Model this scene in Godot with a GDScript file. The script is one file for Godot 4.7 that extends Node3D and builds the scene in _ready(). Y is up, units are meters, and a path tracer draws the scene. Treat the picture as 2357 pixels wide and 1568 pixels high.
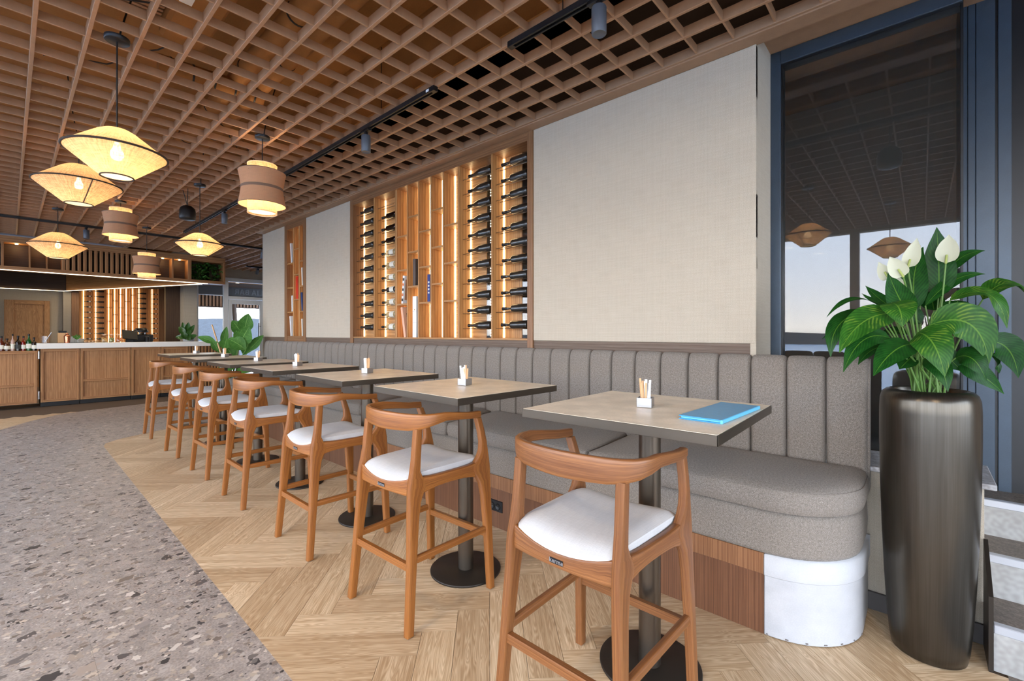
extends Node3D
# A restaurant corner: banquette, bar tables and stools, open-cell ceiling, wine wall, bar at the far end.
# World: -Z runs along the banquette wall to the bar, +X points to that wall, camera 1.35 m above the floor.

const FOCAL := 1047.0
const YAW := 0.836768
const EYE := Vector3(0, 1.35, 0)
const WALL_X := 2.84

var M := {}
var T := {}
var used := {}
var rng := RandomNumberGenerator.new()


class MB:
	var v := PackedVector3Array()
	var n := PackedVector3Array()
	var t := PackedVector2Array()
	var ix := PackedInt32Array()

	func vert(p: Vector3, nn: Vector3, uv: Vector2) -> int:
		v.append(p); n.append(nn); t.append(uv)
		return v.size() - 1

	func tri(a: int, b: int, c: int) -> void:
		var g := (v[b] - v[a]).cross(v[c] - v[a])
		if g.length_squared() < 1e-18:
			return
		if g.dot(n[a] + n[b] + n[c]) > 0.0:
			ix.append(a); ix.append(c); ix.append(b)
		else:
			ix.append(a); ix.append(b); ix.append(c)

	func face(pts: Array, nn: Vector3, uvs: Array) -> void:
		var s := v.size()
		for i in pts.size():
			vert(pts[i], nn, uvs[i])
		for i in range(1, pts.size() - 1):
			tri(s, s + i, s + i + 1)

	func box(c: Vector3, s: Vector3, b := Basis.IDENTITY, bev := 0.0, off := Vector2.ZERO) -> void:
		var h := s * 0.5
		var la := s.max_axis_index()
		for k in 3:
			var i := (k + 1) % 3
			var j := (k + 2) % 3
			if i != la and (j == la or s[j] > s[i]):
				var q := i
				i = j
				j = q
			for sg in [-1.0, 1.0]:
				var nn := Vector3.ZERO
				nn[k] = sg
				var pts := []
				var uvs := []
				for w in [[-1, -1], [1, -1], [1, 1], [-1, 1]]:
					var p := Vector3.ZERO
					p[k] = sg * h[k]
					p[i] = w[0] * (h[i] - bev)
					p[j] = w[1] * (h[j] - bev)
					uvs.append(Vector2(p[i], p[j] + sg * 0.31 * (k + 1)) + off)
					pts.append(c + b * p)
				face(pts, b * nn, uvs)
		if bev > 0.0:
			for k in 3:
				var i := (k + 1) % 3
				var j := (k + 2) % 3
				for si in [-1.0, 1.0]:
					for sj in [-1.0, 1.0]:
						var nn := Vector3.ZERO
						nn[i] = si
						nn[j] = sj
						var pts := []
						var uvs := []
						for w in [[-1, 0], [1, 0], [1, 1], [-1, 1]]:
							var p := Vector3.ZERO
							p[k] = w[0] * (h[k] - bev)
							p[i] = si * (h[i] - (bev if w[1] else 0.0))
							p[j] = sj * (h[j] - (0.0 if w[1] else bev))
							pts.append(c + b * p)
							uvs.append(Vector2(p[k], w[1] * bev) + off)
						face(pts, (b * nn).normalized(), uvs)
			for sx in [-1.0, 1.0]:
				for sy in [-1.0, 1.0]:
					for sz in [-1.0, 1.0]:
						var sg := Vector3(sx, sy, sz)
						face([c + b * (sg * Vector3(h.x, h.y - bev, h.z - bev)), c + b * (sg * Vector3(h.x - bev, h.y, h.z - bev)), c + b * (sg * Vector3(h.x - bev, h.y - bev, h.z))], (b * sg).normalized(), [off, off, off])

	# a box between two corners
	func span(a: Vector3, c: Vector3, bev := 0.0, off := Vector2.ZERO) -> void:
		box((a + c) * 0.5, (c - a).abs(), Basis.IDENTITY, bev, off)

	static func edge_normals(prof: PackedVector2Array, closed: bool) -> Array:
		var m := prof.size()
		var segs := m if closed else m - 1
		var sn := []
		for i in segs:
			var d := prof[(i + 1) % m] - prof[i]
			sn.append(Vector2(d.y, -d.x).normalized())
		var res := []
		for i in segs:
			var a: Vector2 = sn[i]
			var b: Vector2 = sn[i]
			var pi := i - 1
			if closed and pi < 0:
				pi = segs - 1
			if pi >= 0 and sn[pi].dot(sn[i]) > 0.55:
				a = (sn[pi] + sn[i]).normalized()
			var ni := i + 1
			if closed:
				ni = ni % segs
			if ni < segs and sn[ni].dot(sn[i]) > 0.55:
				b = (sn[ni] + sn[i]).normalized()
			res.append([a, b])
		return res

	# profile (r, y) going up on the outside
	func lathe(prof: PackedVector2Array, seg: int, c := Vector3.ZERO, b := Basis.IDENTITY) -> void:
		var en := edge_normals(prof, false)
		var run := 0.0
		for i in prof.size() - 1:
			var p0 := prof[i]
			var p1 := prof[i + 1]
			var l2 := run + p0.distance_to(p1)
			var s := v.size()
			for k in seg + 1:
				var a := TAU * k / seg
				var d := Vector3(cos(a), 0, sin(a))
				vert(c + b * (d * p0.x + Vector3(0, p0.y, 0)), b * (d * en[i][0].x + Vector3(0, en[i][0].y, 0)), Vector2(float(k) / seg, run))
				vert(c + b * (d * p1.x + Vector3(0, p1.y, 0)), b * (d * en[i][1].x + Vector3(0, en[i][1].y, 0)), Vector2(float(k) / seg, l2))
			for k in seg:
				tri(s + 2 * k, s + 2 * k + 1, s + 2 * k + 3)
				tri(s + 2 * k, s + 2 * k + 3, s + 2 * k + 2)
			run = l2

	# closed profile (counter-clockwise in right/up) along a path; scales: Vector2 per point
	func sweep(path: Array, prof: PackedVector2Array, up: Vector3, scales := [], closed := false, fixed := false) -> void:
		var en := edge_normals(prof, true)
		var m := path.size()
		var Rr := []
		var Uu := []
		var acc := [0.0]
		for i in m:
			var a: Vector3 = path[i - 1] if i > 0 else (path[m - 1] if closed else path[0])
			var c: Vector3 = path[i + 1] if i < m - 1 else (path[0] if closed else path[m - 1])
			var tn := (c - a).normalized()
			var r := tn.cross(up).normalized()
			var u := up if fixed else r.cross(tn).normalized()
			Rr.append(r); Uu.append(u)
			if i:
				acc.append(acc[i - 1] + path[i].distance_to(path[i - 1]))
		var per := 0.0
		var rings := m if closed else m - 1
		for e in prof.size():
			var q0 := prof[e]
			var q1 := prof[(e + 1) % prof.size()]
			var l: float = q0.distance_to(q1) * (scales[0].x if scales else 1.0)
			var s := v.size()
			for i0 in rings + 1:
				var i: int = i0 % m
				var sc: Vector2 = scales[i] if scales else Vector2.ONE
				var n0: Vector2 = en[e][0]
				var n1: Vector2 = en[e][1]
				var al: float = acc[i] if i0 < m else acc[m - 1] + 0.05
				vert(path[i] + Rr[i] * q0.x * sc.x + Uu[i] * q0.y * sc.y, (Rr[i] * n0.x / sc.x + Uu[i] * n0.y / sc.y).normalized(), Vector2(al, per))
				vert(path[i] + Rr[i] * q1.x * sc.x + Uu[i] * q1.y * sc.y, (Rr[i] * n1.x / sc.x + Uu[i] * n1.y / sc.y).normalized(), Vector2(al, per + l))
			for i in rings:
				tri(s + 2 * i, s + 2 * i + 1, s + 2 * i + 3)
				tri(s + 2 * i, s + 2 * i + 3, s + 2 * i + 2)
			per += l
		if not closed:
			for i in [0, m - 1]:
				var sc: Vector2 = scales[i] if scales else Vector2.ONE
				var tn: Vector3 = (path[1] - path[0]) * -1.0 if i == 0 else path[m - 1] - path[m - 2]
				var pts := []
				var uvs := []
				for q in prof:
					pts.append(path[i] + Rr[i] * q.x * sc.x + Uu[i] * q.y * sc.y)
					uvs.append(q * sc)
				face(pts, tn.normalized(), uvs)

	func tube(path: Array, r: float, sides := 8, r2 := -1.0) -> void:
		var prof := PackedVector2Array()
		for k in sides:
			prof.append(Vector2(cos(TAU * k / sides), sin(TAU * k / sides)))
		var sc := []
		for i in path.size():
			var q: float = r if r2 < 0 else lerpf(r, r2, float(i) / (path.size() - 1))
			sc.append(Vector2(q, q))
		var d: Vector3 = (path[path.size() - 1] - path[0]).normalized()
		sweep(path, prof, Vector3.UP if absf(d.y) < 0.9 else Vector3.RIGHT, sc)

	# rows of points with smooth normals
	func grid(P: Array, close_u := false, flip := false, uvs := []) -> void:
		var rows := P.size()
		var cols: int = P[0].size()
		var cen := Vector3.ZERO
		for r in P:
			for p in r:
				cen += p
		cen /= rows * cols
		var ns := []
		var sgn := 0.0
		for i in rows:
			for j in cols:
				var j0: int = j - 1 if j > 0 else (cols - 2 if close_u else 0)
				var j1: int = j + 1 if j < cols - 1 else (1 if close_u else cols - 1)
				var du: Vector3 = P[i][j1] - P[i][j0]
				var dv: Vector3 = P[mini(i + 1, rows - 1)][j] - P[maxi(i - 1, 0)][j]
				if du.length() < 1e-7:
					var ii := 1 if i == 0 else i - 1
					du = P[ii][j1] - P[ii][j0]
				var nn := du.cross(dv).normalized()
				ns.append(nn)
				sgn += nn.dot(P[i][j] - cen)
		var f := -1.0 if (sgn < 0.0) != flip else 1.0
		var s := v.size()
		for i in rows:
			for j in cols:
				vert(P[i][j], ns[i * cols + j] * f, uvs[i][j] if uvs else Vector2(float(j) / (cols - 1), float(i) / (rows - 1)))
		for i in rows - 1:
			for j in cols - 1:
				var a := s + i * cols + j
				tri(a, a + 1, a + cols + 1)
				tri(a, a + cols + 1, a + cols)

	# polygon in the (e1, e2) plane at o, thickened along e3
	func prism(poly: PackedVector2Array, o: Vector3, e1: Vector3, e2: Vector3, e3: Vector3, ua := Vector2.RIGHT, off := Vector2.ZERO, bottom := true) -> void:
		var id := Geometry2D.triangulate_polygon(poly)
		var nn := e3.normalized()
		var va := Vector2(-ua.y, ua.x)
		for side in ([0, 1] if bottom else [1]):
			var s := v.size()
			for q in poly:
				vert(o + e1 * q.x + e2 * q.y + e3 * side, nn * (1.0 if side else -1.0), Vector2(q.dot(ua), q.dot(va)) + off)
			for k in range(0, id.size(), 3):
				tri(s + id[k], s + id[k + 1], s + id[k + 2])
		var ccw := not Geometry2D.is_polygon_clockwise(poly)
		var per := 0.0
		for k in poly.size():
			var a := poly[k]
			var b := poly[(k + 1) % poly.size()]
			var d := b - a
			var o2 := Vector2(d.y, -d.x).normalized() * (1.0 if ccw else -1.0)
			var sn := (e1 * o2.x + e2 * o2.y).normalized()
			var p0 := o + e1 * a.x + e2 * a.y
			var p1 := o + e1 * b.x + e2 * b.y
			face([p0, p1, p1 + e3, p0 + e3], sn, [Vector2(per, 0) + off, Vector2(per + d.length(), 0) + off, Vector2(per + d.length(), e3.length()) + off, Vector2(per, e3.length()) + off])
			per += d.length()

	func mesh() -> ArrayMesh:
		var a := []
		a.resize(Mesh.ARRAY_MAX)
		a[Mesh.ARRAY_VERTEX] = v
		a[Mesh.ARRAY_NORMAL] = n
		a[Mesh.ARRAY_TEX_UV] = t
		a[Mesh.ARRAY_INDEX] = ix
		var m := ArrayMesh.new()
		m.add_surface_from_arrays(Mesh.PRIMITIVE_TRIANGLES, a)
		return m


func numbered(called: String) -> String:
	var k: int = used.get(called, 0)
	used[called] = k + 1
	return called if k == 0 else "%s_%03d" % [called, k]

func obj(called: String, mb, mat: Material, parent: Node3D = null, at := Vector3.ZERO) -> MeshInstance3D:
	var o := MeshInstance3D.new()
	o.mesh = mb.mesh() if mb is MB else mb
	o.material_override = mat
	o.position = at
	if parent:
		o.name = called
		parent.add_child(o, true)
	else:
		o.name = numbered(called)
		add_child(o)
	return o

func tag(o: Node, label: String, category: String, group := "") -> Node:
	o.set_meta("label", label)
	o.set_meta("category", category)
	if group:
		o.set_meta("group", group)
	return o

func thing(called: String, label: String, category: String, at := Vector3.ZERO, turn := 0.0, group := "") -> Node3D:
	var o := Node3D.new()
	o.name = numbered(called)
	add_child(o)
	o.position = at
	o.rotation.y = turn
	tag(o, label, category, group)
	return o

func setting(called: String, label: String, category: String) -> Node3D:
	var o := Node3D.new()
	o.name = numbered(called)
	add_child(o)
	o.set_meta("kind", "structure")
	tag(o, label, category)
	return o

func struct(called: String, mb: MB, mat: Material, label := "", category := "") -> MeshInstance3D:
	var o := obj(called, mb, mat)
	o.set_meta("kind", "structure")
	if label:
		tag(o, label, category)
	return o

func dup(root: Node3D, at: Vector3, turn: float, label := "") -> Node3D:
	var r: Node3D = root.duplicate()
	r.name = numbered(String(root.name).rstrip("0123456789").trim_suffix("_"))
	add_child(r)
	r.position = at
	r.rotation.y = turn
	if label:
		r.set_meta("label", label)
	return r

func boxm(s: Vector3, bev := 0.0, off := Vector2.ZERO) -> MB:
	var m := MB.new()
	m.box(Vector3.ZERO, s, Basis.IDENTITY, bev, off)
	return m

func spanm(a: Vector3, c: Vector3, bev := 0.0, off := Vector2.ZERO) -> MB:
	var m := MB.new()
	m.span(a, c, bev, off)
	return m

func rrect(w: float, h: float, r: float, seg := 3) -> PackedVector2Array:
	var p := PackedVector2Array()
	for q in [[1, -1, -PI / 2], [1, 1, 0.0], [-1, 1, PI / 2], [-1, -1, PI]]:
		for k in seg + 1:
			var a: float = q[2] + PI / 2 * k / seg
			p.append(Vector2(q[0] * (w / 2 - r), q[1] * (h / 2 - r)) + Vector2(cos(a), sin(a)) * r)
	return p

func pixel_ray(u: float, w: float) -> Vector3:
	return Vector3(sin(YAW), 0, -cos(YAW)) + Vector3(cos(YAW), 0, sin(YAW)) * (u - 1178.5) / FOCAL - Vector3(0, (w - 767.0) / FOCAL, 0)

func seen_at(u: float, w: float, depth: float) -> Vector3:
	return EYE + pixel_ray(u, w) * depth

func bez(a: Vector3, b: Vector3, c: Vector3, n: int) -> Array:
	var r := []
	for i in n + 1:
		var t := float(i) / n
		r.append(a * (1 - t) * (1 - t) + b * 2 * t * (1 - t) + c * t * t)
	return r


# ------------------------------------------------------------------ textures
func noise(sd: int, freq: float, oct := 3) -> FastNoiseLite:
	var f := FastNoiseLite.new()
	f.seed = sd
	f.noise_type = FastNoiseLite.TYPE_SIMPLEX_SMOOTH
	f.frequency = freq
	f.fractal_octaves = oct
	return f

func bytes_of(sd: int, freq: float, w: int, h: int, W: int, H: int, oct := 3) -> PackedByteArray:
	var im := noise(sd, freq, oct).get_seamless_image(w, h)
	im.convert(Image.FORMAT_L8)
	if w != W or h != H:
		im.resize(W, H, Image.INTERPOLATE_CUBIC)
	return im.get_data()

func tex(W: int, H: int, data: PackedByteArray, fmt := Image.FORMAT_RGB8) -> ImageTexture:
	return ImageTexture.create_from_image(Image.create_from_data(W, H, false, fmt, data))

func smoothed(a: float, b: float, x: float) -> float:
	return smoothstep(a, b, x)

# wood: grain runs along u; lo/hi are sRGB tints
func wood_texture(sd: int, lo: Color, hi: Color, fine: float, cathedral: float) -> ImageTexture:
	var W := 512
	var H := 512
	var a := bytes_of(sd, 0.02, 24, 512, W, H)
	var b := bytes_of(sd + 1, 0.09, 48, 512, W, H, 2)
	var c := bytes_of(sd + 2, 0.012, 128, 512, W, H, 2)
	var p := bytes_of(sd + 3, 0.25, 40, 512, W, H, 2)
	var d := PackedByteArray()
	d.resize(W * H * 3)
	var k := 0
	for i in W * H:
		var ring := 0.5 + 0.5 * sin(c[i] / 255.0 * 46.0 + a[i] / 255.0 * 6.0)
		var g := (a[i] * 0.55 + b[i] * 0.45) / 255.0
		g = lerpf(g, ring * 0.7 + g * 0.3, cathedral)
		var pore := clampf((p[i] / 255.0 - 0.62) * 5.0, 0.0, 1.0) * fine
		g = clampf((g - 0.22) * 1.7 - pore * 0.55, 0.0, 1.0)
		d[k] = int(255.0 * lerpf(lo.r, hi.r, g))
		d[k + 1] = int(255.0 * lerpf(lo.g, hi.g, g))
		d[k + 2] = int(255.0 * lerpf(lo.b, hi.b, g))
		k += 3
	return tex(W, H, d)

func mottled(sd: int, lo: Color, hi: Color, f1: float, f2: float, mix2: float, size := 256) -> ImageTexture:
	var a := bytes_of(sd, f1, size, size, size, size, 3)
	var b := bytes_of(sd + 1, f2, size, size, size, size, 1)
	var d := PackedByteArray()
	d.resize(size * size * 3)
	for i in size * size:
		var g := clampf((lerpf(a[i], b[i], mix2) / 255.0 - 0.2) * 1.6, 0.0, 1.0)
		d[i * 3] = int(255.0 * lerpf(lo.r, hi.r, g))
		d[i * 3 + 1] = int(255.0 * lerpf(lo.g, hi.g, g))
		d[i * 3 + 2] = int(255.0 * lerpf(lo.b, hi.b, g))
	return tex(size, size, d)

# woven cloth: threads across both ways with uneven tone; alpha < 1 between threads when open
func weave_texture(sd: int, lo: Color, hi: Color, threads: int, open := 0.0, size := 256, streak := 0.7) -> ImageTexture:
	var nx := bytes_of(sd, 0.06, 16, size, size, size, 2)
	var ny := bytes_of(sd + 1, 0.06, size, 16, size, size, 2)
	var sp := bytes_of(sd + 2, 0.35, size, size, size, size, 1)
	var fmt := Image.FORMAT_RGBA8 if open > 0.0 else Image.FORMAT_RGB8
	var ch := 4 if open > 0.0 else 3
	var d := PackedByteArray()
	d.resize(size * size * ch)
	for y in size:
		for x in size:
			var i := y * size + x
			var fx := absf(sin(PI * threads * x / size))
			var fy := absf(sin(PI * threads * y / size))
			var over := (int(float(threads) * x / size) + int(float(threads) * y / size)) % 2
			var th := fx * 0.6 + fy * 0.4 if over else fy * 0.6 + fx * 0.4
			var g := clampf(0.25 + 0.55 * th + (nx[i] + ny[i] - 256.0) / 255.0 * streak + (sp[i] - 128.0) / 255.0 * 0.7, 0.0, 1.0)
			d[i * ch] = int(255.0 * lerpf(lo.r, hi.r, g))
			d[i * ch + 1] = int(255.0 * lerpf(lo.g, hi.g, g))
			d[i * ch + 2] = int(255.0 * lerpf(lo.b, hi.b, g))
			if open > 0.0:
				d[i * ch + 3] = int(255.0 * clampf(1.0 - open * clampf(1.35 - (fx + fy) * 0.75 - (nx[i] + ny[i] - 256.0) / 255.0, 0.0, 1.0), 0.0, 1.0))
	return tex(size, size, d, fmt)

func terrazzo_texture(sd: int, size := 1024) -> ImageTexture:
	var W := size
	var a := bytes_of(sd, 0.012, W, W, W, W, 4)
	var b := bytes_of(sd + 1, 0.12, W, W, W, W, 2)
	var d := PackedByteArray()
	d.resize(W * W * 3)
	for i in W * W:
		var g := 0.45 * a[i] / 255.0 + 0.55 * b[i] / 255.0
		d[i * 3] = int(128 + 84 * g)
		d[i * 3 + 1] = int(123 + 82 * g)
		d[i * 3 + 2] = int(120 + 80 * g)
	var r := RandomNumberGenerator.new()
	r.seed = sd
	var pal := [Color8(216, 211, 204), Color8(188, 179, 168), Color8(138, 134, 132), Color8(112, 108, 108), Color8(164, 154, 145), Color8(200, 190, 177), Color8(140, 131, 123), Color8(176, 171, 168), Color8(76, 75, 77)]
	for k in 6400:
		var big := r.randf()
		var ra := 2.0 + 4.0 * r.randf() if big < 0.82 else (6.0 + 9.0 * r.randf() if big < 0.985 else 16.0 + 14.0 * r.randf())
		var rb := ra * r.randf_range(0.4, 0.85)
		var c: Color = pal[r.randi() % 9]
		if big < 0.5 and r.randf() < 0.6:
			c = pal[[1, 4, 5, 7][r.randi() % 4]]
		var tone := r.randf_range(0.88, 1.08)
		var cx := r.randi() % W
		var cy := r.randi() % W
		var an := r.randf_range(-0.6, 0.6) + (PI / 2 if r.randf() < 0.25 else 0.0)
		var ca := cos(an)
		var sa := sin(an)
		var ph := r.randf() * TAU
		var lob := 3 + r.randi() % 4
		var R := int(ceil(ra))
		for y in range(-R, R + 1):
			for x in range(-R, R + 1):
				var px := (x * ca + y * sa) / ra
				var py := (-x * sa + y * ca) / rb
				var q := px * px + py * py
				if q < 1.3 and sqrt(q) < 0.88 + 0.14 * sin(lob * atan2(py, px) + ph):
					var i := (posmod(cy + y, W) * W + posmod(cx + x, W)) * 3
					d[i] = int(clampf(255.0 * c.r * tone, 0, 255))
					d[i + 1] = int(clampf(255.0 * c.g * tone, 0, 255))
					d[i + 2] = int(clampf(255.0 * c.b * tone, 0, 255))
	return tex(W, W, d)

# leaf blade: u across (0..1), v from base to tip; side veins, pale patches where vary > 0
func leaf_texture(sd: int, dark: Color, light: Color, patch: Color, vary: float) -> ImageTexture:
	var W := 128
	var H := 256
	var nz := bytes_of(sd, 0.02, 128, 256, W, H, 3)
	var big := bytes_of(sd + 9, 0.012, 128, 256, W, H, 2)
	var d := PackedByteArray()
	d.resize(W * H * 3)
	for y in H:
		for x in W:
			var i := y * W + x
			var u := absf(x / float(W) - 0.5) * 2.0
			var vv := y / float(H)
			var st := 0.5 + 0.5 * sin((vv * 34.0 - u * 9.0 + nz[i] / 255.0 * 0.7) * TAU / 2.2)
			var g := 0.3 + 0.3 * st + 0.45 * (nz[i] / 255.0 - 0.5)
			var c := dark.lerp(light, clampf(g, 0.0, 1.0))
			c = c.lerp(patch, clampf((big[i] / 255.0 - 0.54) * 5.0, 0.0, 1.0) * vary * clampf(st * 1.5 - 0.45, 0.0, 1.0))
			if u < 0.035:
				c = light.lerp(patch, 0.35)
			d[i * 3] = int(255 * c.r)
			d[i * 3 + 1] = int(255 * c.g)
			d[i * 3 + 2] = int(255 * c.b)
	return tex(W, H, d)

func mat(color: Color, rough := 0.6, metal := 0.0, t: Texture2D = null, scale := 1.0, tri := false) -> StandardMaterial3D:
	var m := StandardMaterial3D.new()
	m.albedo_color = color
	m.roughness = rough
	m.metallic = metal
	if t:
		m.albedo_texture = t
		m.uv1_scale = Vector3(scale, scale, scale)
		m.uv1_triplanar = tri
		m.uv1_world_triplanar = tri
	return m

func bumped(m: StandardMaterial3D, t: Texture2D, h: float) -> StandardMaterial3D:
	m.heightmap_enabled = true
	m.heightmap_texture = t
	m.heightmap_scale = h
	return m

func glow(c: Color, e: float) -> StandardMaterial3D:
	var m := mat(Color(0.9, 0.9, 0.88), 0.6)
	m.emission_enabled = true
	m.emission = c
	m.emission_energy_multiplier = e
	return m

func glass(tint: Color, alpha: float, rough := 0.0) -> StandardMaterial3D:
	var m := mat(Color(tint.r, tint.g, tint.b, alpha), rough)
	m.transparency = BaseMaterial3D.TRANSPARENCY_ALPHA
	m.metallic_specular = 0.5
	return m


func _ready() -> void:
	rng.seed = 7
	set_view()
	make_materials()
	build_floor()
	build_ceiling()
	build_walls()
	build_outside()
	build_wine_wall()
	build_book_niche()
	build_banquette()
	build_tables_and_stools()
	build_planter()
	build_steps()
	build_ceiling_fittings()
	build_bar()
	build_entrance()
	build_far_plants()

func set_view() -> void:
	var cam := Camera3D.new()
	cam.name = "camera"
	cam.projection = Camera3D.PROJECTION_FRUSTUM
	cam.near = 0.05
	cam.far = 4000.0
	cam.size = 2.0 * cam.near * 784.0 / FOCAL
	cam.frustum_offset = Vector2(0, -17.0 / FOCAL * cam.near)
	cam.position = EYE
	cam.rotation.y = -YAW
	add_child(cam)
	cam.current = true
	var we := WorldEnvironment.new()
	we.name = "environment"
	var e := Environment.new()
	var sm := ProceduralSkyMaterial.new()
	sm.sky_top_color = Color(0.785, 0.855, 0.955)
	sm.sky_horizon_color = Color(0.97, 0.955, 0.93)
	sm.sky_curve = 0.07
	sm.ground_bottom_color = Color(0.62, 0.60, 0.57)
	sm.ground_horizon_color = Color(0.84, 0.84, 0.84)
	sm.sky_energy_multiplier = 1.0
	sm.ground_energy_multiplier = 1.0
	sm.energy_multiplier = 6.2
	var sky := Sky.new()
	sky.sky_material = sm
	e.background_mode = Environment.BG_SKY
	e.sky = sky
	e.tonemap_mode = Environment.TONE_MAPPER_LINEAR
	e.tonemap_exposure = 2.0
	e.sdfgi_enabled = true
	e.ssao_enabled = true
	e.ssil_enabled = true
	we.environment = e
	add_child(we)

func make_materials() -> void:
	T.oak = wood_texture(11, Color(0.79, 0.72, 0.63), Color(1.0, 0.98, 0.94), 0.7, 0.45)
	T.grain = wood_texture(31, Color(0.70, 0.62, 0.53), Color(1.0, 0.98, 0.95), 0.8, 0.12)
	T.veneer = wood_texture(51, Color(0.74, 0.66, 0.58), Color(1.0, 0.98, 0.96), 0.5, 0.05)
	T.terrazzo = terrazzo_texture(5)
	T.terrazzo_pale = mottled(155, Color(0.84, 0.83, 0.82), Color(1, 1, 1), 0.02, 0.16, 0.5)
	T.linen = weave_texture(71, Color(0.72, 0.70, 0.67), Color(1, 1, 1), 64, 0.0, 256, 0.10)
	T.heather = mottled(81, Color(0.52, 0.50, 0.48), Color(1.0, 1.0, 1.0), 0.10, 0.42, 0.75)
	T.twill = weave_texture(91, Color(0.76, 0.76, 0.77), Color(1, 1, 1), 48, 0.0, 256, 0.15)
	T.burlap = weave_texture(101, Color(0.66, 0.59, 0.50), Color(1.0, 0.97, 0.92), 40, 0.34, 256, 0.5)
	T.laminate = mottled(111, Color(0.90, 0.90, 0.89), Color(1, 1, 1), 0.015, 0.2, 0.3)
	T.brushed = wood_texture(121, Color(0.90, 0.89, 0.87), Color(1, 1, 1), 0.0, 0.0)
	var bi: Image = T.brushed.get_image().duplicate()
	bi.rotate_90(CLOCKWISE)
	T.brushed_up = ImageTexture.create_from_image(bi)
	var vi: Image = T.veneer.get_image().duplicate()
	vi.rotate_90(CLOCKWISE)
	T.veneer_up = ImageTexture.create_from_image(vi)
	T.leaf = leaf_texture(131, Color(0.05, 0.19, 0.06), Color(0.16, 0.38, 0.12), Color(0.62, 0.66, 0.22), 0.0)
	T.leaf_pale = leaf_texture(132, Color(0.09, 0.26, 0.07), Color(0.27, 0.47, 0.15), Color(0.52, 0.58, 0.20), 0.6)
	T.leaf_fig = leaf_texture(133, Color(0.18, 0.36, 0.13), Color(0.40, 0.58, 0.27), Color(0.62, 0.74, 0.45), 0.25)
	T.painted = mottled(141, Color(0.93, 0.93, 0.93), Color(1, 1, 1), 0.02, 0.3, 0.4)
	T.stone = mottled(151, Color(0.70, 0.68, 0.66), Color(1, 1, 1), 0.03, 0.12, 0.5)

	for k in 3:
		var tint: Color = [Color(0.865, 0.78, 0.665), Color(0.815, 0.725, 0.61), Color(0.895, 0.815, 0.705)][k]
		var m := mat(tint, 0.48, 0.0, T.oak, 1.0)
		m.uv1_scale = Vector3(0.85, 3.0, 1)
		bumped(m, T.oak, 0.02)
		M["plank%d" % k] = m
	M.gap = mat(Color(0.36, 0.29, 0.22), 0.9)
	M.terrazzo = mat(Color(0.90, 0.87, 0.84), 0.38, 0.0, T.terrazzo, 0.62, true)
	M.slat = mat(Color(0.66, 0.50, 0.37), 0.6, 0.0, T.painted, 3.0, true)
	M.plenum = mat(Color(0.64, 0.435, 0.225), 0.85, 0.0, T.painted, 0.7, true)
	M.void = mat(Color(0.30, 0.225, 0.16), 0.9)  # darker than the slab: the deep recess shade is put into this colour
	M.trim = mat(Color(0.63, 0.50, 0.39), 0.6, 0.0, T.painted, 2.0, true)
	M.fabric_wall = bumped(mat(Color(0.84, 0.795, 0.72), 0.95, 0.0, T.linen, 3.8, true), T.linen, 0.3)
	M.band = mat(Color(0.46, 0.40, 0.35), 0.6, 0.0, T.veneer, 1.0)
	M.band.uv1_scale = Vector3(1, 6, 1)
	M.honey = mat(Color(0.80, 0.62, 0.40), 0.5, 0.0, T.veneer, 1.0)
	M.honey.uv1_scale = Vector3(0.8, 4, 1)
	M.frame_wood = mat(Color(0.60, 0.45, 0.31), 0.5, 0.0, T.veneer, 1.0)
	M.frame_wood.uv1_scale = Vector3(0.8, 5, 1)
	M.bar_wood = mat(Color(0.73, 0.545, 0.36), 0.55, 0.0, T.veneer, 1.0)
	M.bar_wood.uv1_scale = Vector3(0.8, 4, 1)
	M.bar_wood_up = mat(Color(0.73, 0.545, 0.36), 0.55, 0.0, T.veneer_up, 1.0)
	M.bar_wood_up.uv1_scale = Vector3(4, 0.8, 1)
	M.door_wood = mat(Color(0.84, 0.66, 0.47), 0.55, 0.0, T.oak, 1.0)
	M.door_wood.uv1_scale = Vector3(0.6, 1.6, 1)
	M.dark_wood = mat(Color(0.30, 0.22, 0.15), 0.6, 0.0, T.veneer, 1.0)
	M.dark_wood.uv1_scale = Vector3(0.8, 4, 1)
	M.plinth = mat(Color(0.47, 0.32, 0.215), 0.5, 0.0, T.veneer_up, 1.0)
	M.plinth.uv1_scale = Vector3(9, 0.8, 1)
	M.plinth_band = mat(Color(0.58, 0.415, 0.28), 0.5, 0.0, T.veneer_up, 1.0)
	M.plinth_band.uv1_scale = Vector3(9, 0.8, 1)
	M.stool = mat(Color(0.665, 0.435, 0.21), 0.38, 0.0, T.grain, 1.0)
	M.stool.uv1_scale = Vector3(0.7, 12, 1)
	M.stool_red = mat(Color(0.585, 0.395, 0.235), 0.40, 0.0, T.grain, 1.0)
	M.stool_red.uv1_scale = Vector3(0.7, 12, 1)
	M.seat = bumped(mat(Color(0.87, 0.865, 0.855), 0.95, 0.0, T.twill, 9.0, true), T.twill, 0.15)
	M.sofa = bumped(mat(Color(0.655, 0.62, 0.58), 0.95, 0.0, T.heather, 3.0, true), T.heather, 0.12)
	M.sofa.rim_enabled = true
	M.sofa.rim = 0.3
	M.lobby = mat(Color(0.52, 0.44, 0.36), 0.85)
	M.white_paint = mat(Color(0.735, 0.735, 0.74), 0.5, 0.0, T.painted, 2.0, true)
	M.white_stone = mat(Color(0.90, 0.89, 0.87), 0.4)
	M.laminate = mat(Color(0.93, 0.875, 0.79), 0.42, 0.0, T.laminate, 1.6, true)
	M.bronze = mat(Color(0.385, 0.345, 0.30), 0.30, 0.85)
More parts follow.
